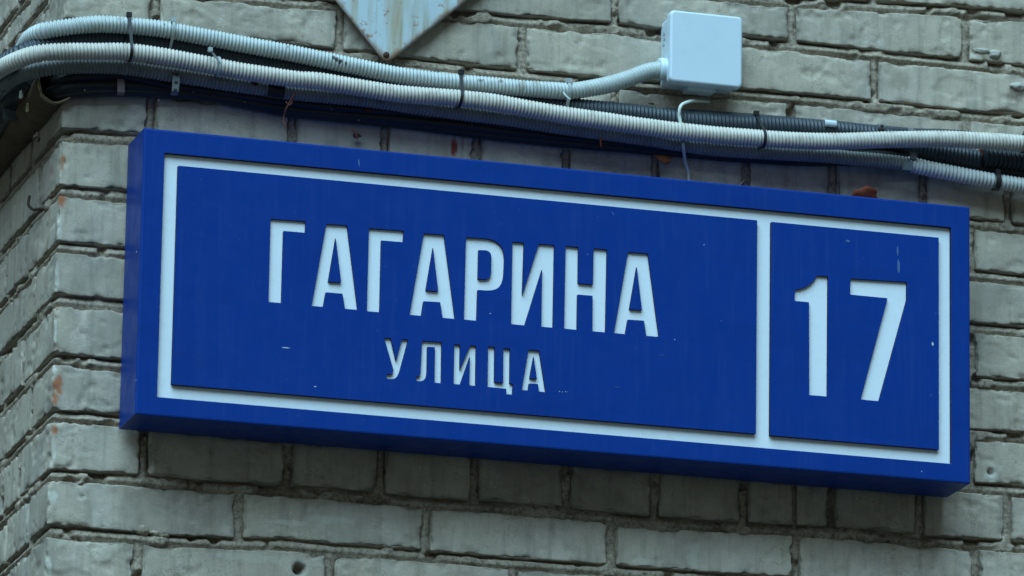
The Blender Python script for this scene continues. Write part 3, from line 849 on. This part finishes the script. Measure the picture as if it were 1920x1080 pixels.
GB = 'black cables behind the conduits'
bl = [
 ([(100, 158, .03), (112, 151, -.006), (140, 145, -.014), (180, 141, -.014), (240, 143, -.014), (312, 158, -.013), (387, 170, -.013), (556, 194, -.013), (745, 210, -.013), (860, 226, -.013), (1047, 249, -.013), (1216, 266, -.012), (1405, 287, -.012), (1536, 293, -.012), (1650, 292, -.014), (1800, 294, -.014), (1960, 306, -.014), (2300, 340, -.014)], .0085),
 ([(88, 176, .04), (104, 169, -.003), (125, 163, -.012), (170, 160, -.013), (240, 161, -.013), (312, 170, -.012), (387, 180, -.012), (556, 206, -.012), (745, 223, -.012), (860, 238, -.012), (1047, 259, -.011), (1216, 275, -.011), (1405, 294, -.011), (1536, 299, -.011), (1700, 304, -.012), (1810, 314, -.014), (1960, 330, -.014), (2300, 365, -.014)], .0080),
 ([(84, 184, .05), (110, 178, -.004), (150, 173, -.011), (240, 171, -.011), (312, 177, -.011), (387, 186, -.010), (556, 214, -.010), (745, 234, -.010), (860, 248, -.010), (1047, 267, -.010), (1216, 282, -.010), (1405, 298, -.010), (1536, 303, -.010), (1700, 296, -.011), (1810, 303, -.011), (1960, 318, -.011), (2300, 352, -.011)], .0062)]
lb = ['thick black cable, uppermost of the three that enter the rusty pipe', 'thick black cable, middle one of the three entering the rusty pipe', 'black cable lowest of the three entering the rusty pipe, nearest the sign top']
for (nd, r), t in zip(bl, lb):
    hose('cable', nd, r, MBLK, None, label=t, cat='cable', group=GB, sides=18, wob=.004)
hose('cable', [(1100, 199, -.008), (1240, 209, -.010), (1400, 219, -.010), (1560, 233, -.009), (1700, 246, -.009), (1790, 250, -.009), (1900, 262, -.009), (2300, 300, -.009)], .0052, MD1, None,
     label='smooth dark cable along the top edge of the dark slate conduit', cat='cable', sides=16)
hose('cable', [(62, 146, .04), (30, 175, .10), (-10, 225, .22), (-70, 310, .42)], .0120, MBLK, label='thick black cable turning down the side wall under the conduits', cat='cable', sides=18)
hose('cable', [(45, 165, .10), (15, 200, .17), (-30, 262, .30), (-90, 340, .48)], .0210, MBLK, label='black cable above the rusty pipe, thickened to shade the side wall', cat='cable', sides=18)  # cable swollen in shape to block light from the side wall

# white wire that drops from under the junction box
hose('wire', [(1330, 192, -.004), (1306, 189.5, -.020), (1290, 191, -.038), (1277, 198, -.041), (1273.5, 212, -.0405), (1275, 226, -.0400), (1279, 242, -.0402), (1281, 256, -.0430), (1281, 270, -.0462), (1282, 282, -.040), (1283, 293, -.022), (1285, 306, -.010), (1290, 322, -.006), (1292, 345, -.006), (1294, 380, -.006)],
     0.0022, MWIRE, label='thin white wire looping from the junction box over the beige conduit', cat='wire', sides=12, step=.003)

# ------------------------------------------------------------------ ties and straps
def hull(pts):
    pts = sorted(set((round(a, 6), round(b, 6)) for a, b in pts))
    def half(ps):
        h = []
        for p in ps:
            while len(h) >= 2 and (h[-1][0] - h[-2][0]) * (p[1] - h[-2][1]) - (h[-1][1] - h[-2][1]) * (p[0] - h[-2][0]) <= 0: h.pop()
            h.append(p)
        return h
    a = half(pts); b = half(pts[::-1]); return a[:-1] + b[:-1]

def band(name, px, keys, m, label, cat, width=.0042, thick=.0012, head=True, tail=None, slant=0.0, group=None, dx=None):
    """A strap pulled round the named lines at photo x."""
    pts = []; cen = []
    for k in keys:
        q, r = on_line(k, px)
        cen.append(q)
        for a in np.linspace(0, 2 * math.pi, 28, endpoint=False):
            pts.append((q[1] + (r + .0004) * math.cos(a), q[2] + (r + .0004) * math.sin(a)))
    H = hull(pts); n = len(H)
    cy, cz = np.mean([h[0] for h in H]), np.mean([h[1] for h in H])
    X0 = np.mean([c[0] for c in cen])
    V = []; F = []
    for (y, z) in H:
        d = np.array([y - cy, z - cz]); d /= np.linalg.norm(d) + 1e-9
        sx = X0 + (z - cz) * slant
        for (ox, od) in ((-width / 2, 0), (width / 2, 0), (width / 2, thick), (-width / 2, thick)):
            V.append((sx + ox, y + d[0] * od, z + d[1] * od))
    for i in range(n):
        j = (i + 1) % n
        for a in range(4):
            b = (a + 1) % 4
            F.append((i * 4 + a, i * 4 + b, j * 4 + b, j * 4 + a))
    top = max(H, key=lambda h: h[1] - h[0] * .6)
    org = (X0, cy, cz)
    o = obj(name, mesh(name, localise(V, org), F, False), m, None, org); tag(o, label, cat, group)
    if head:
        y, z = top; sx = X0 + (z - cz) * slant
        hb = box_mesh('buckle', (sx - .0035 - X0, y - .0045 - cy, z - .0012 - cz), (sx + .0035 - X0, y + .0015 - cy, z + .0052 - cz))
        obj('buckle', hb, m, o)
    return o
GT = 'black cable ties round the conduits'
band('cable_tie', 241, ['C1', 'C2'], MTIE, 'leftmost black cable tie, binding pale grey and beige conduits above the sign corner', 'cable tie', group=GT)
band('cable_tie', 861, ['C1', 'C2'], MTIE, 'black cable tie right of the diamond plate tip binding two conduits', 'cable tie', slant=.12, group=GT)
band('cable_tie', 1422, ['D1', 'C2'], MTIE, 'black cable tie binding beige and dark conduits right of the junction box', 'cable tie', group=GT)
band('cable_tie', 1867, ['C4'], MTIE, 'wide black cable tie round the light grey conduit at the right edge', 'cable tie', width=.008, group=GT)
band('cable_tie', 6, ['C2', 'C3'], MTIE, 'thin black cable tie round the beige conduit at the left frame edge', 'cable tie', width=.0026, head=False, slant=-.5, group=GT)
band('cable_tie', 1921, ['C2'], MTIE, 'black cable tie round the beige conduit at the right frame edge', 'cable tie', width=.006, group=GT)
GTW = 'clear cable ties round the conduits'
band('cable_tie', 318, ['C1', 'D1'], MTIEW, 'clear cable tie next right of the leftmost black tie', 'cable tie', width=.0036, group=GTW)
tw = band('cable_tie', 1060, ['C1', 'D1'], MTIEW, 'clear cable tie where the pale grey conduit turns up to the junction box', 'cable tie', width=.0045, group=GTW)
def tail(parent, pts, w, m):
    P = np.array([at(*p) for p in pts]); Q, s = spline(P, .002)
    V = []; F = []
    for i, q in enumerate(Q):
        for ox, oy in ((-w / 2, 0), (w / 2, 0), (w / 2, .0008), (-w / 2, .0008)): V.append((q[0] + ox, q[1] + oy, q[2]))
        if i:
            for a in range(4):
                b = (a + 1) % 4; F.append(((i - 1) * 4 + a, (i - 1) * 4 + b, i * 4 + b, i * 4 + a))
    org = parent.location if parent else (0, 0, 0)
    return obj('tail', mesh('tail', localise(V, org), F, False), m, parent)
tail(tw, [(1056, 172, -.053), (1062, 180, -.058), (1069, 186, -.062)], .003, MTIEW)
t2 = band('cable_tie', 408, ['C2'], MTIEW, 'clear cable tie round the beige conduit with its cut tail sticking up', 'cable tie', width=.0032, group=GTW, head=False)
tail(t2, [(412, 118, -.0700), (404, 106, -.072), (396, 95, -.074)], .0034, MTIEW)
o = t2
P0 = at(394, 93, -.074); obj('buckle', box_mesh('buckle', tuple(P0 - np.array(t2.location) - .0026), tuple(P0 - np.array(t2.location) + .0030)), MTIEW, t2)

def strap(px, py0, py1, Y, w, m, label, holes=2, slant=0, cat='strap', group=None):
    a = at(px, py0, Y); b = at(px + slant, py1, Y)
    zz = np.linspace(a[2], b[2], 9); org = (a + b) / 2
    V = []; F = []
    for i, z in enumerate(zz):
        x = a[0] + (b[0] - a[0]) * i / 8; yb = Y - .0015 * math.sin(i / 8 * math.pi) + (.004 if i in (0, 8) else 0)
        for ox, oy in ((-w / 2, 0), (w / 2, 0), (w / 2, .0012), (-w / 2, .0012)): V.append((x + ox, yb + oy, z))
        if i:
            for q in range(4):
                r = (q + 1) % 4; F.append(((i - 1) * 4 + q, (i - 1) * 4 + r, i * 4 + r, i * 4 + q))
    F += [(0, 1, 2, 3), (32, 33, 34, 35)]
    o = obj('strap', mesh('strap', localise(V, org), F, False), m, None, org); tag(o, label, cat, group)
    for h in range(holes):
        z = a[2] + (b[2] - a[2]) * (h + .5) / holes; x = a[0] + (b[0] - a[0]) * (h + .5) / holes
        n = 12; Vv = [(x + .0026 * math.cos(2 * math.pi * i / n), Y - .0022, z + .0020 * math.sin(2 * math.pi * i / n)) for i in range(n)]
        Vv += [(v[0], v[1] + .001, v[2]) for v in Vv]
        Ff = [tuple(range(n))[::-1]] + [(i, (i + 1) % n, n + (i + 1) % n, n + i) for i in range(n)]
        obj('hole', mesh('hole', localise(Vv, org), Ff, False), MBLK, o)
    return o
GS = 'metal mounting straps over the cables'
strap(331, 133, 177, -.0455, .0095, MSTEEL, 'perforated steel strap over the dirty grey conduit above the sign', 3, -3, group=GS)
strap(226, 145, 177, -.0240, .0100, MPINK, 'faded pinkish strap over the black cables near the wall corner', 0, 1, group=GS)
strap(1557, 224, 236, -.0405, .0170, MBOX, 'small pale clip on top edge of the dark slate conduit', 0, 1, 'clip')
strap(1652, 231, 243, -.0405, .0110, MSTEEL, 'small perforated steel clip right of the pale clip', 1, 2, 'clip')
strap(1705, 238, 252, -.0410, .0090, MSTEEL, 'bent steel clip tucked behind the beige conduit at right', 0, 8, 'clip')
strap(1713, 284, 300, -.0440, .0100, MSTEEL, 'steel strap over the light grey conduit start at right', 0, -1, group=GS)
strap(1704, 300, 322, -.0445, .0130, MRAG, 'dark bluish strap wrapped where the light grey conduit begins', 0, -4, group=GS)

# ------------------------------------------------------------------ the junction box
JO = at(1325, 95, -.024)
jb = empty('junction_box', (JO[0], 0, JO[2]), 'square pale plastic junction box on the bricks above the sign', 'junction box')
ORG = (JO[0], 0.0, JO[2])
a = at(1257.5, 17, -.05); b_ = at(1392, 165, -.05)
F0 = (float(a[0]), float(b_[2]), float(b_[0]), float(a[2]) - .0005)
rect_loft('body', [(ins(F0, .0035, .006), .004), (ins(F0, .0025, .006), -.034), (ins(F0, .0025, .006), -.0355)], MBOX, jb, ORG, True, False)
rect_loft('lid', [(ins(F0, .0010, .006), -.0345), (ins(F0, .0000, .006), -.0352), (ins(F0, .0000, .006), -.0465), (ins(F0, .0004, .006), -.0482), (ins(F0, .0014, .0055), -.0494), (ins(F0, .0030, .005), -.0500)], MBOX, jb, ORG, True, True)
# knock-out bosses on the underside and the conduit gland
xm = (F0[0] + F0[2]) / 2
obj('boss', box_mesh('boss', (xm - .020 - ORG[0], -.030, F0[1] - .0035 - ORG[2]), (xm + .020 - ORG[0], -.006, F0[1] + .004 - ORG[2])), MBOX, jb)
def ring(name, c, axis_x, r0, r1, L, m, parent, org):
    n = 28; V = []; F = []
    prof = [(0, r0), (0, r1), (L * .3, r1), (L * .45, r1 * .93), (L * .6, r1), (L, r1 * .96), (L, r0)]
    for (x, r) in prof:
        for i in range(n):
            t = 2 * math.pi * i / n; V.append((c[0] - x, c[1] + r * math.cos(t), c[2] + r * math.sin(t)))
    for k in range(len(prof) - 1):
        for i in range(n):
            j = (i + 1) % n; F.append((k * n + i, k * n + j, (k + 1) * n + j, (k + 1) * n + i))
    me = mesh(name, localise(V, org), F, True)
    return obj(name, me, m, parent)
ge = at(1244, 130, -.024)
ring('gland', (F0[0] + .003, ge[1], ge[2]), True, .011, .0158, .011, MBOX, jb, ORG)
# two tiny warning marks moulded/printed on the left flank
for i, (yy, zz_) in enumerate(((-.014, .022), (-.016, .014), (-.012, .007))):
    obj('mark', box_mesh('mark', (F0[0] + .0022 - ORG[0], yy - .004, JO[2] + zz_ - .0022 - ORG[2]), (F0[0] + .0034 - ORG[0], yy + .005, JO[2] + zz_ + .0018 - ORG[2])), MMARK, jb)

# ------------------------------------------------------------------ the old diamond plate
tip = at(724, 121, -.014); dl = np.array([-.664, .747]); dr = np.array([.739, .674]); S = .30
tp = np.array([tip[0], tip[2]])
pl = empty('diamond_plate', (tip[0], -.012, tip[2]), 'rust streaked pale metal plate standing on its corner above the conduits', 'plate')
n = 60
V = []; F = []
for i in range(n + 1):
    for j in range(n + 1):
        q = tp + dl * S * i / n + dr * S * j / n
        e = min(i, j)
        V.append((q[0], -.014 - .0025 * math.sin(i / n * 3.1) * math.sin(j / n * 3.1), q[1]))
V = np.array(V)
cut = (V[:, 2] - tip[2]) < .006
V[cut, 2] = np.maximum(V[cut, 2], tip[2] + .0045 + np.abs(V[cut, 0] - tip[0]) * .35)
idx = np.arange((n + 1) ** 2).reshape(n + 1, n + 1)
F = np.stack([idx[:-1, :-1], idx[:-1, 1:], idx[1:, 1:], idx[1:, :-1]], -1).reshape(-1, 4)
col = np.zeros((len(V), 4))
I, J = np.meshgrid(np.arange(n + 1), np.arange(n + 1), indexing='ij')
edge = np.minimum(np.minimum(I, J), np.minimum(n - I, n - J)).ravel() * S / n
a1 = (1 - smooth(edge + (fbm(V * 90, 3, 3) - .5) * .010, .0030, .0075)) * .95
a2 = (1 - smooth(np.hypot(V[:, 0] - tip[0], (V[:, 2] - tip[2])) + (fbm(V * 120, 4, 3) - .5) * .020, .010, .021)) * .9
col[:, :3] = (.24, .10, .045); col[:, 3] = np.maximum(a1 * .75, a2)
for (x, w_, hz, s_) in ((743, .0022, .2, .8), (739, .0045, .2, .35), (766, .002, .2, .45), (724, .003, .2, .3), (695, .003, .2, .25), (664, .002, .06, .3)):
    X = at(x, 40, -.014)[0]
    m_ = np.exp(-((V[:, 0] - X) / w_) ** 2) * s_ * smooth(V[:, 2] - tip[2], .025, .07) * smooth(fbm(V * np.array([60, 1, 10]), 9, 2), .2, .5)
    q = m_ > col[:, 3]; col[q, :3] = (.36, .22, .09); col[q, 3] = m_[q]
me = mesh('enamel_face', localise(V, (tip[0], -.012, tip[2])), F, True, {'stain': ('FLOAT_COLOR', col)})
o = obj('enamel_face', me, MPLATE, pl)
so = o.modifiers.new('thick', 'SOLIDIFY'); so.thickness = .0016; so.offset = 1
sc_ = at(724, 103, -.016)
def disc(name, c, r, y0, y1, m, parent, org, n=16, dome=0.0):
    V = []; F = []
    prof = [(r, y1), (r, y0 + dome), (r * .7, y0 + dome * .3), (r * .3, y0)]
    for (rr, y) in prof:
        for i in range(n):
            t = 2 * math.pi * i / n; V.append((c[0] + rr * math.cos(t), y, c[2] + rr * math.sin(t)))
    for k in range(len(prof) - 1):
        for i in range(n):
            j = (i + 1) % n; F.append((k * n + i, k * n + j, (k + 1) * n + j, (k + 1) * n + i))
    F.append(tuple(range(3 * n, 4 * n)))
    return obj(name, mesh(name, localise(V, org), F, True), m, parent)
disc('screw', sc_, .0042, -.0190, -.012, MRUST, pl, (tip[0], -.012, tip[2]), dome=.0015)

# ------------------------------------------------------------------ rusty pipe at the corner
pc = at(113, 157, -.010); XC = float(pc[0]) - .004
pr = .0265
def pipe():
    n = 36; ys = [-.010, -.008, 0, .02, .05, .1, .2, .35, .6, .95]
    org = (XC, 0, pc[2])
    o = empty('steel_pipe', org, 'rusty steel pipe on the side wall whose open end swallows the black cables', 'pipe')
    V = []; F = []
    loops = [(pr - .003, .5)] + [(pr - .003, -.0075)] + [(pr, y) for y in ys]
    for k, (r, y) in enumerate(loops):
        for i in range(n):
            t = 2 * math.pi * i / n; jag = (.004 * math.sin(3 * t + 1) + .002 * math.sin(7 * t)) if y < -.005 else 0
            V.append((XC + r * math.cos(t), y + jag, pc[2] + r * math.sin(t)))
    for k in range(len(loops) - 1):
        for i in range(n):
            j = (i + 1) % n; F.append((k * n + i, k * n + j, (k + 1) * n + j, (k + 1) * n + i))
    obj('tube', mesh('tube', localise(V, org), F, True), MPIPE, o)
    V = []; F = []
    prof = [(pr - .0022, -.0084), (pr - .0012, -.0092), (pr + .0003, -.0088), (pr + .0005, -.0052), (pr - .001, -.0048)]
    for k, (r, y) in enumerate(prof):
        for i in range(n):
            t = 2 * math.pi * i / n; jag = (.004 * math.sin(3 * t + 1) + .002 * math.sin(7 * t))
            V.append((XC + r * math.cos(t), y + jag + (.006 * (hsh(i, k, 0, 3) - .5) if k == 3 else 0), pc[2] + r * math.sin(t)))
    for k in range(len(prof) - 1):
        for i in range(n):
            j = (i + 1) % n; F.append((k * n + i, k * n + j, (k + 1) * n + j, (k + 1) * n + i))
    obj('rim', mesh('rim', localise(V, org), F, True), MRIM, o)
    # blobs of old mortar and paint along the tube
    return o
pp = pipe()

def crumpled(name, c, size, m, seed, label, cat, n=9, group=None, parent=None, bend=.35):
    """A small crumpled sheet (leaf scrap, rag) with real thickness."""
    rng = np.random.RandomState(seed); c = np.array(c); sx, sy, sz = size
    V = []; 
    for i in range(n):
        for j in range(n):
            u = i / (n - 1) * 2 - 1; v = j / (n - 1) * 2 - 1
            k = max(abs(u), abs(v)); rr = math.hypot(u, v) or 1
            f = k / rr * (1 + .12 * math.sin(3 * math.atan2(v, u) + seed) + .07 * math.sin(7 * math.atan2(v, u) + seed * 2))
            V.append([u * f * sx / 2, (u * u * bend + .25 * math.sin(3 * v + seed) * bend + .2 * (rng.rand() - .5)) * sy, v * f * sz / 2])
    V = np.array(V); m_ = n * n
    V2 = V + np.array([0, .0006, 0]); VV = np.vstack([V, V2]); F = []
    for i in range(n - 1):
        for j in range(n - 1):
            a, b, c_, d = i * n + j, (i + 1) * n + j, (i + 1) * n + j + 1, i * n + j + 1
            F.append((a, b, c_, d)); F.append((m_ + d, m_ + c_, m_ + b, m_ + a))
    bd = [i * n for i in range(n)] + [(n - 1) * n + j for j in range(1, n)] + [i * n + n - 1 for i in range(n - 2, -1, -1)] + [j for j in range(n - 2, 0, -1)]
    for a, b in zip(bd, bd[1:] + bd[:1]): F.append((b, a, m_ + a, m_ + b))
    o = obj(name, mesh(name, VV, F, True), m, parent, c)
    if label: tag(o, label, cat, group)
    return o

crumpled('rag', at(27, 207, .13) , (.030, .012, .032), MRAG, 3, 'blue grey scrap of rag hanging above the rusty pipe', 'rag')
crumpled('tape_scrap', at(43, 176, .09), (.022, .010, .026), MRED, 5, 'red brown scrap of tape on the cables above the rusty pipe', 'tape')
crumpled('paint_flake', at(40, 178, .06), (.006, .003, .012), MPLUG, 8, 'pale flake stuck beside the red brown tape scrap', 'flake')
crumpled('paint_flake', at(52, 202, .03), (.005, .003, .013), MRIM, 9, 'pale flake standing on the rusty pipe', 'flake')
crumpled('leaf', at(1625, 369, -.055), (.039, .012, .027), MLEAFR, 4, 'rust red dry leaf lying on top of the sign at right', 'leaf').rotation_euler = (.35, .1, .05)
crumpled('leaf', at(1243, 294, -.010), (.028, .004, .015), MLEAF, 11, 'dull orange leaf stuck to the bricks beside the white wire', 'leaf').rotation_euler = (0, .35, 0)
def blade(name, pts, m, label, cat, w=.006):
    P = np.array([at(*p) for p in pts]); Q, s = spline(P, .002); n = len(Q); V = []; F = []
    for i, q in enumerate(Q):
        t = i / (n - 1); ww = w * (1 - t) ** .8 + .0004
        for ox, oy in ((-ww / 2, 0), (0, -.0015), (ww / 2, 0), (0, .001)): V.append((q[0] + ox, q[1] + oy, q[2]))
        if i:
            for a in range(4):
                b = (a + 1) % 4; F.append(((i - 1) * 4 + a, (i - 1) * 4 + b, i * 4 + b, i * 4 + a))
    org = Q[0]
    return tag(obj(name, mesh(name, localise(V, org), F, True), m, None, org), label, cat)
blade('leaf', [(1376, 356, -.05), (1386, 349, -.05), (1397, 337, -.05)], MLEAFD, 'dark curled leaf tip poking over the sign top edge', 'leaf', .013)
blade('leaf', [(1718, 388, -.05), (1722, 380, -.05), (1726, 373, -.05)], MLEAFD, 'tiny dark leaf tip behind the sign top near its right end', 'leaf', .005)
hose('twig', [(553, 175, -.05), (545, 188, -.045), (537, 203, -.04), (532, 219, -.03), (534, 233, -.03), (538, 238, -.03)], .0012, MTWIG, label='thin red brown dry twig hanging below the beige conduit', cat='twig', sides=8, step=.002)
hose('twig', [(536, 190, -.044), (540, 197, -.043), (546, 195, -.043), (549, 187, -.044)], .0007, MTWIG, label='short curl of twig beside the hanging red brown twig', cat='twig', sides=8, step=.002)
hose('twig', [(660, 242, -.02), (666, 250, -.018), (670, 258, -.016), (668, 262, -.016)], .0011, MTWIG, label='short curled stalk on the bricks right of the twig', cat='twig', sides=8, step=.002)
crumpled('leaf', at(669, 254, -.012), (.012, .004, .007), MLEAFD, 14, 'small dark leaf scrap hanging on the curled stalk', 'leaf')
hose('twig', [(1127, 254, -.040), (1126, 264, -.038), (1127, 275, -.036)], .0011, MLEAF, label='tiny orange stalk hanging below the conduits left of the wire', cat='twig', sides=8, step=.002)
crumpled('leaf', at(1222, 181+13, -.016), (.009, .003, .003), MLEAFD, 17, 'tiny dark leaf scrap on the dark conduit below the junction box', 'leaf')
crumpled('leaf', at(1083, 187, -.030), (.012, .006, .005), MLEAFR, 18, 'small rust red leaf wedged under the bend of the pale grey conduit', 'leaf')
crumpled('leaf', at(479, 155, -.046), (.010, .004, .007), MLEAFR, 19, 'small red brown leaf scrap on the dirty grey conduit', 'leaf')
crumpled('leaf', at(1840, 288, -.032), (.008, .006, .014), MLEAFR, 20, 'red brown leaf scrap at the torn dark conduit end', 'leaf')
crumpled('leaf', at(1820, 300, -.024), (.008, .004, .004), MLEAF, 21, 'tiny orange scrap left of the torn dark conduit end', 'leaf')
crumpled('leaf', at(690, 206, -.026), (.011, .004, .005), MLEAFR, 22, 'small brown leaf scrap in the shade below the beige conduit', 'leaf')
crumpled('leaf', at(70, 257, -.0), (.010, .01, .014), MRUST, 23, 'brown leaf scrap hanging from the underside of the rusty pipe', 'leaf')
for i, (x, y, t) in enumerate([(298, 188, 'pale crumb left of the perforated strap foot'), (412, 200, 'pale crumb right of the perforated strap, lowest there'), (459, 191, 'pale crumb under the dirty grey conduit, left of its sleeve'),
        (363, 172, 'tiny pale crumb beside the perforated steel strap'), (159, 169, 'pale crumb on the black cables nearest the wall corner'), (622, 205, 'pale crumb right of the hanging red twig'),
        (673, 225, 'pale crumb on the lowest black cable above the curled stalk'), (885, 234, 'pale crumb on the black cables right of the long black tie'), (1562, 322, 'upper of two pale crumbs on the mortar above the sign right half'),
        (1562, 333, 'lower of two pale crumbs on the mortar above the sign right half'), (1340, 292, 'pale crumb under the conduits right of the white wire')]):
    crumpled('crumb', at(x, y, -.021 if i != 4 else -.022), (.0018 + .0016 * hsh(i, 2, 2, 2), .002, .0014 + .0014 * hsh(i, 5, 2, 2)), MCRUMB, 40 + i, t, 'crumb', n=4, group='pale crumbs caught on cables and joints')

# hooked nail on the side wall, plaster plugs on the bricks
hk = at(77, 392, .105)
hose('hook_nail', [(hk[0] + .02, .105, hk[2] - .002), (hk[0] - .002, .105, hk[2]), (hk[0] - .010, .107, hk[2] - .001), (hk[0] - .0165, .110, hk[2] + .006), (hk[0] - .015, .112, hk[2] + .019)], .0021, MRUST, world=True, sides=10, step=.0015,
     label='bent rusty hook nail sticking out of the side wall joint', cat='nail')
def lump(name, px, py, Y, s, m, label, cat, seed):
    bm = bmesh.new(); bmesh.ops.create_icosphere(bm, subdivisions=3, radius=1)
    V = np.array([v.co[:] for v in bm.verts]); f = .45 + 1.1 * fbm(V * 2.3 + seed, seed, 4)
    for v, k in zip(bm.verts, f): v.co = Vector((v.co.x * s[0] * k, v.co.y * s[1] * k, v.co.z * s[2] * k))
    me = bpy.data.meshes.new(name); bm.to_mesh(me); bm.free()
    me.polygons.foreach_set('use_smooth', [True] * len(me.polygons))
    return tag(obj(name, me, m, None, at(px, py, Y)), label, cat)
lump('plug', 1866, 101, -.001, (.0085, .004, .0065), MPLUG, 'round plaster plug in the upper brick at the right edge', 'plug', 3)
lump('plug', 1842, 95, .001, (.012, .003, .0035), MPLUG, 'flat ledge of plaster left of the round plug', 'plug', 5)
lump('plug', 1910, 162, -.001, (.012, .005, .0055), MPLUG, 'pale plaster lump on the brick at the right frame edge', 'plug', 7)
lump('mortar_blob', 267, 993, .004, (.011, .005, .0075), MM, 'rough blob of mortar squeezed from the joint under the sign left end', 'mortar blob', 9)
lump('mortar_blob', 300, 1000, .003, (.013, .005, .006), MM, 'flat lump of mortar right of the rough mortar blob', 'mortar blob', 12)
for o in bpy.data.objects:
    if o.get('label', '').startswith('black sleeve'): o.name = 'conduit_sleeve'
print('bricks', brick_count[0], 'tris', sum(len(o.data.polygons) * 2 for o in bpy.data.objects if o.type == 'MESH'))
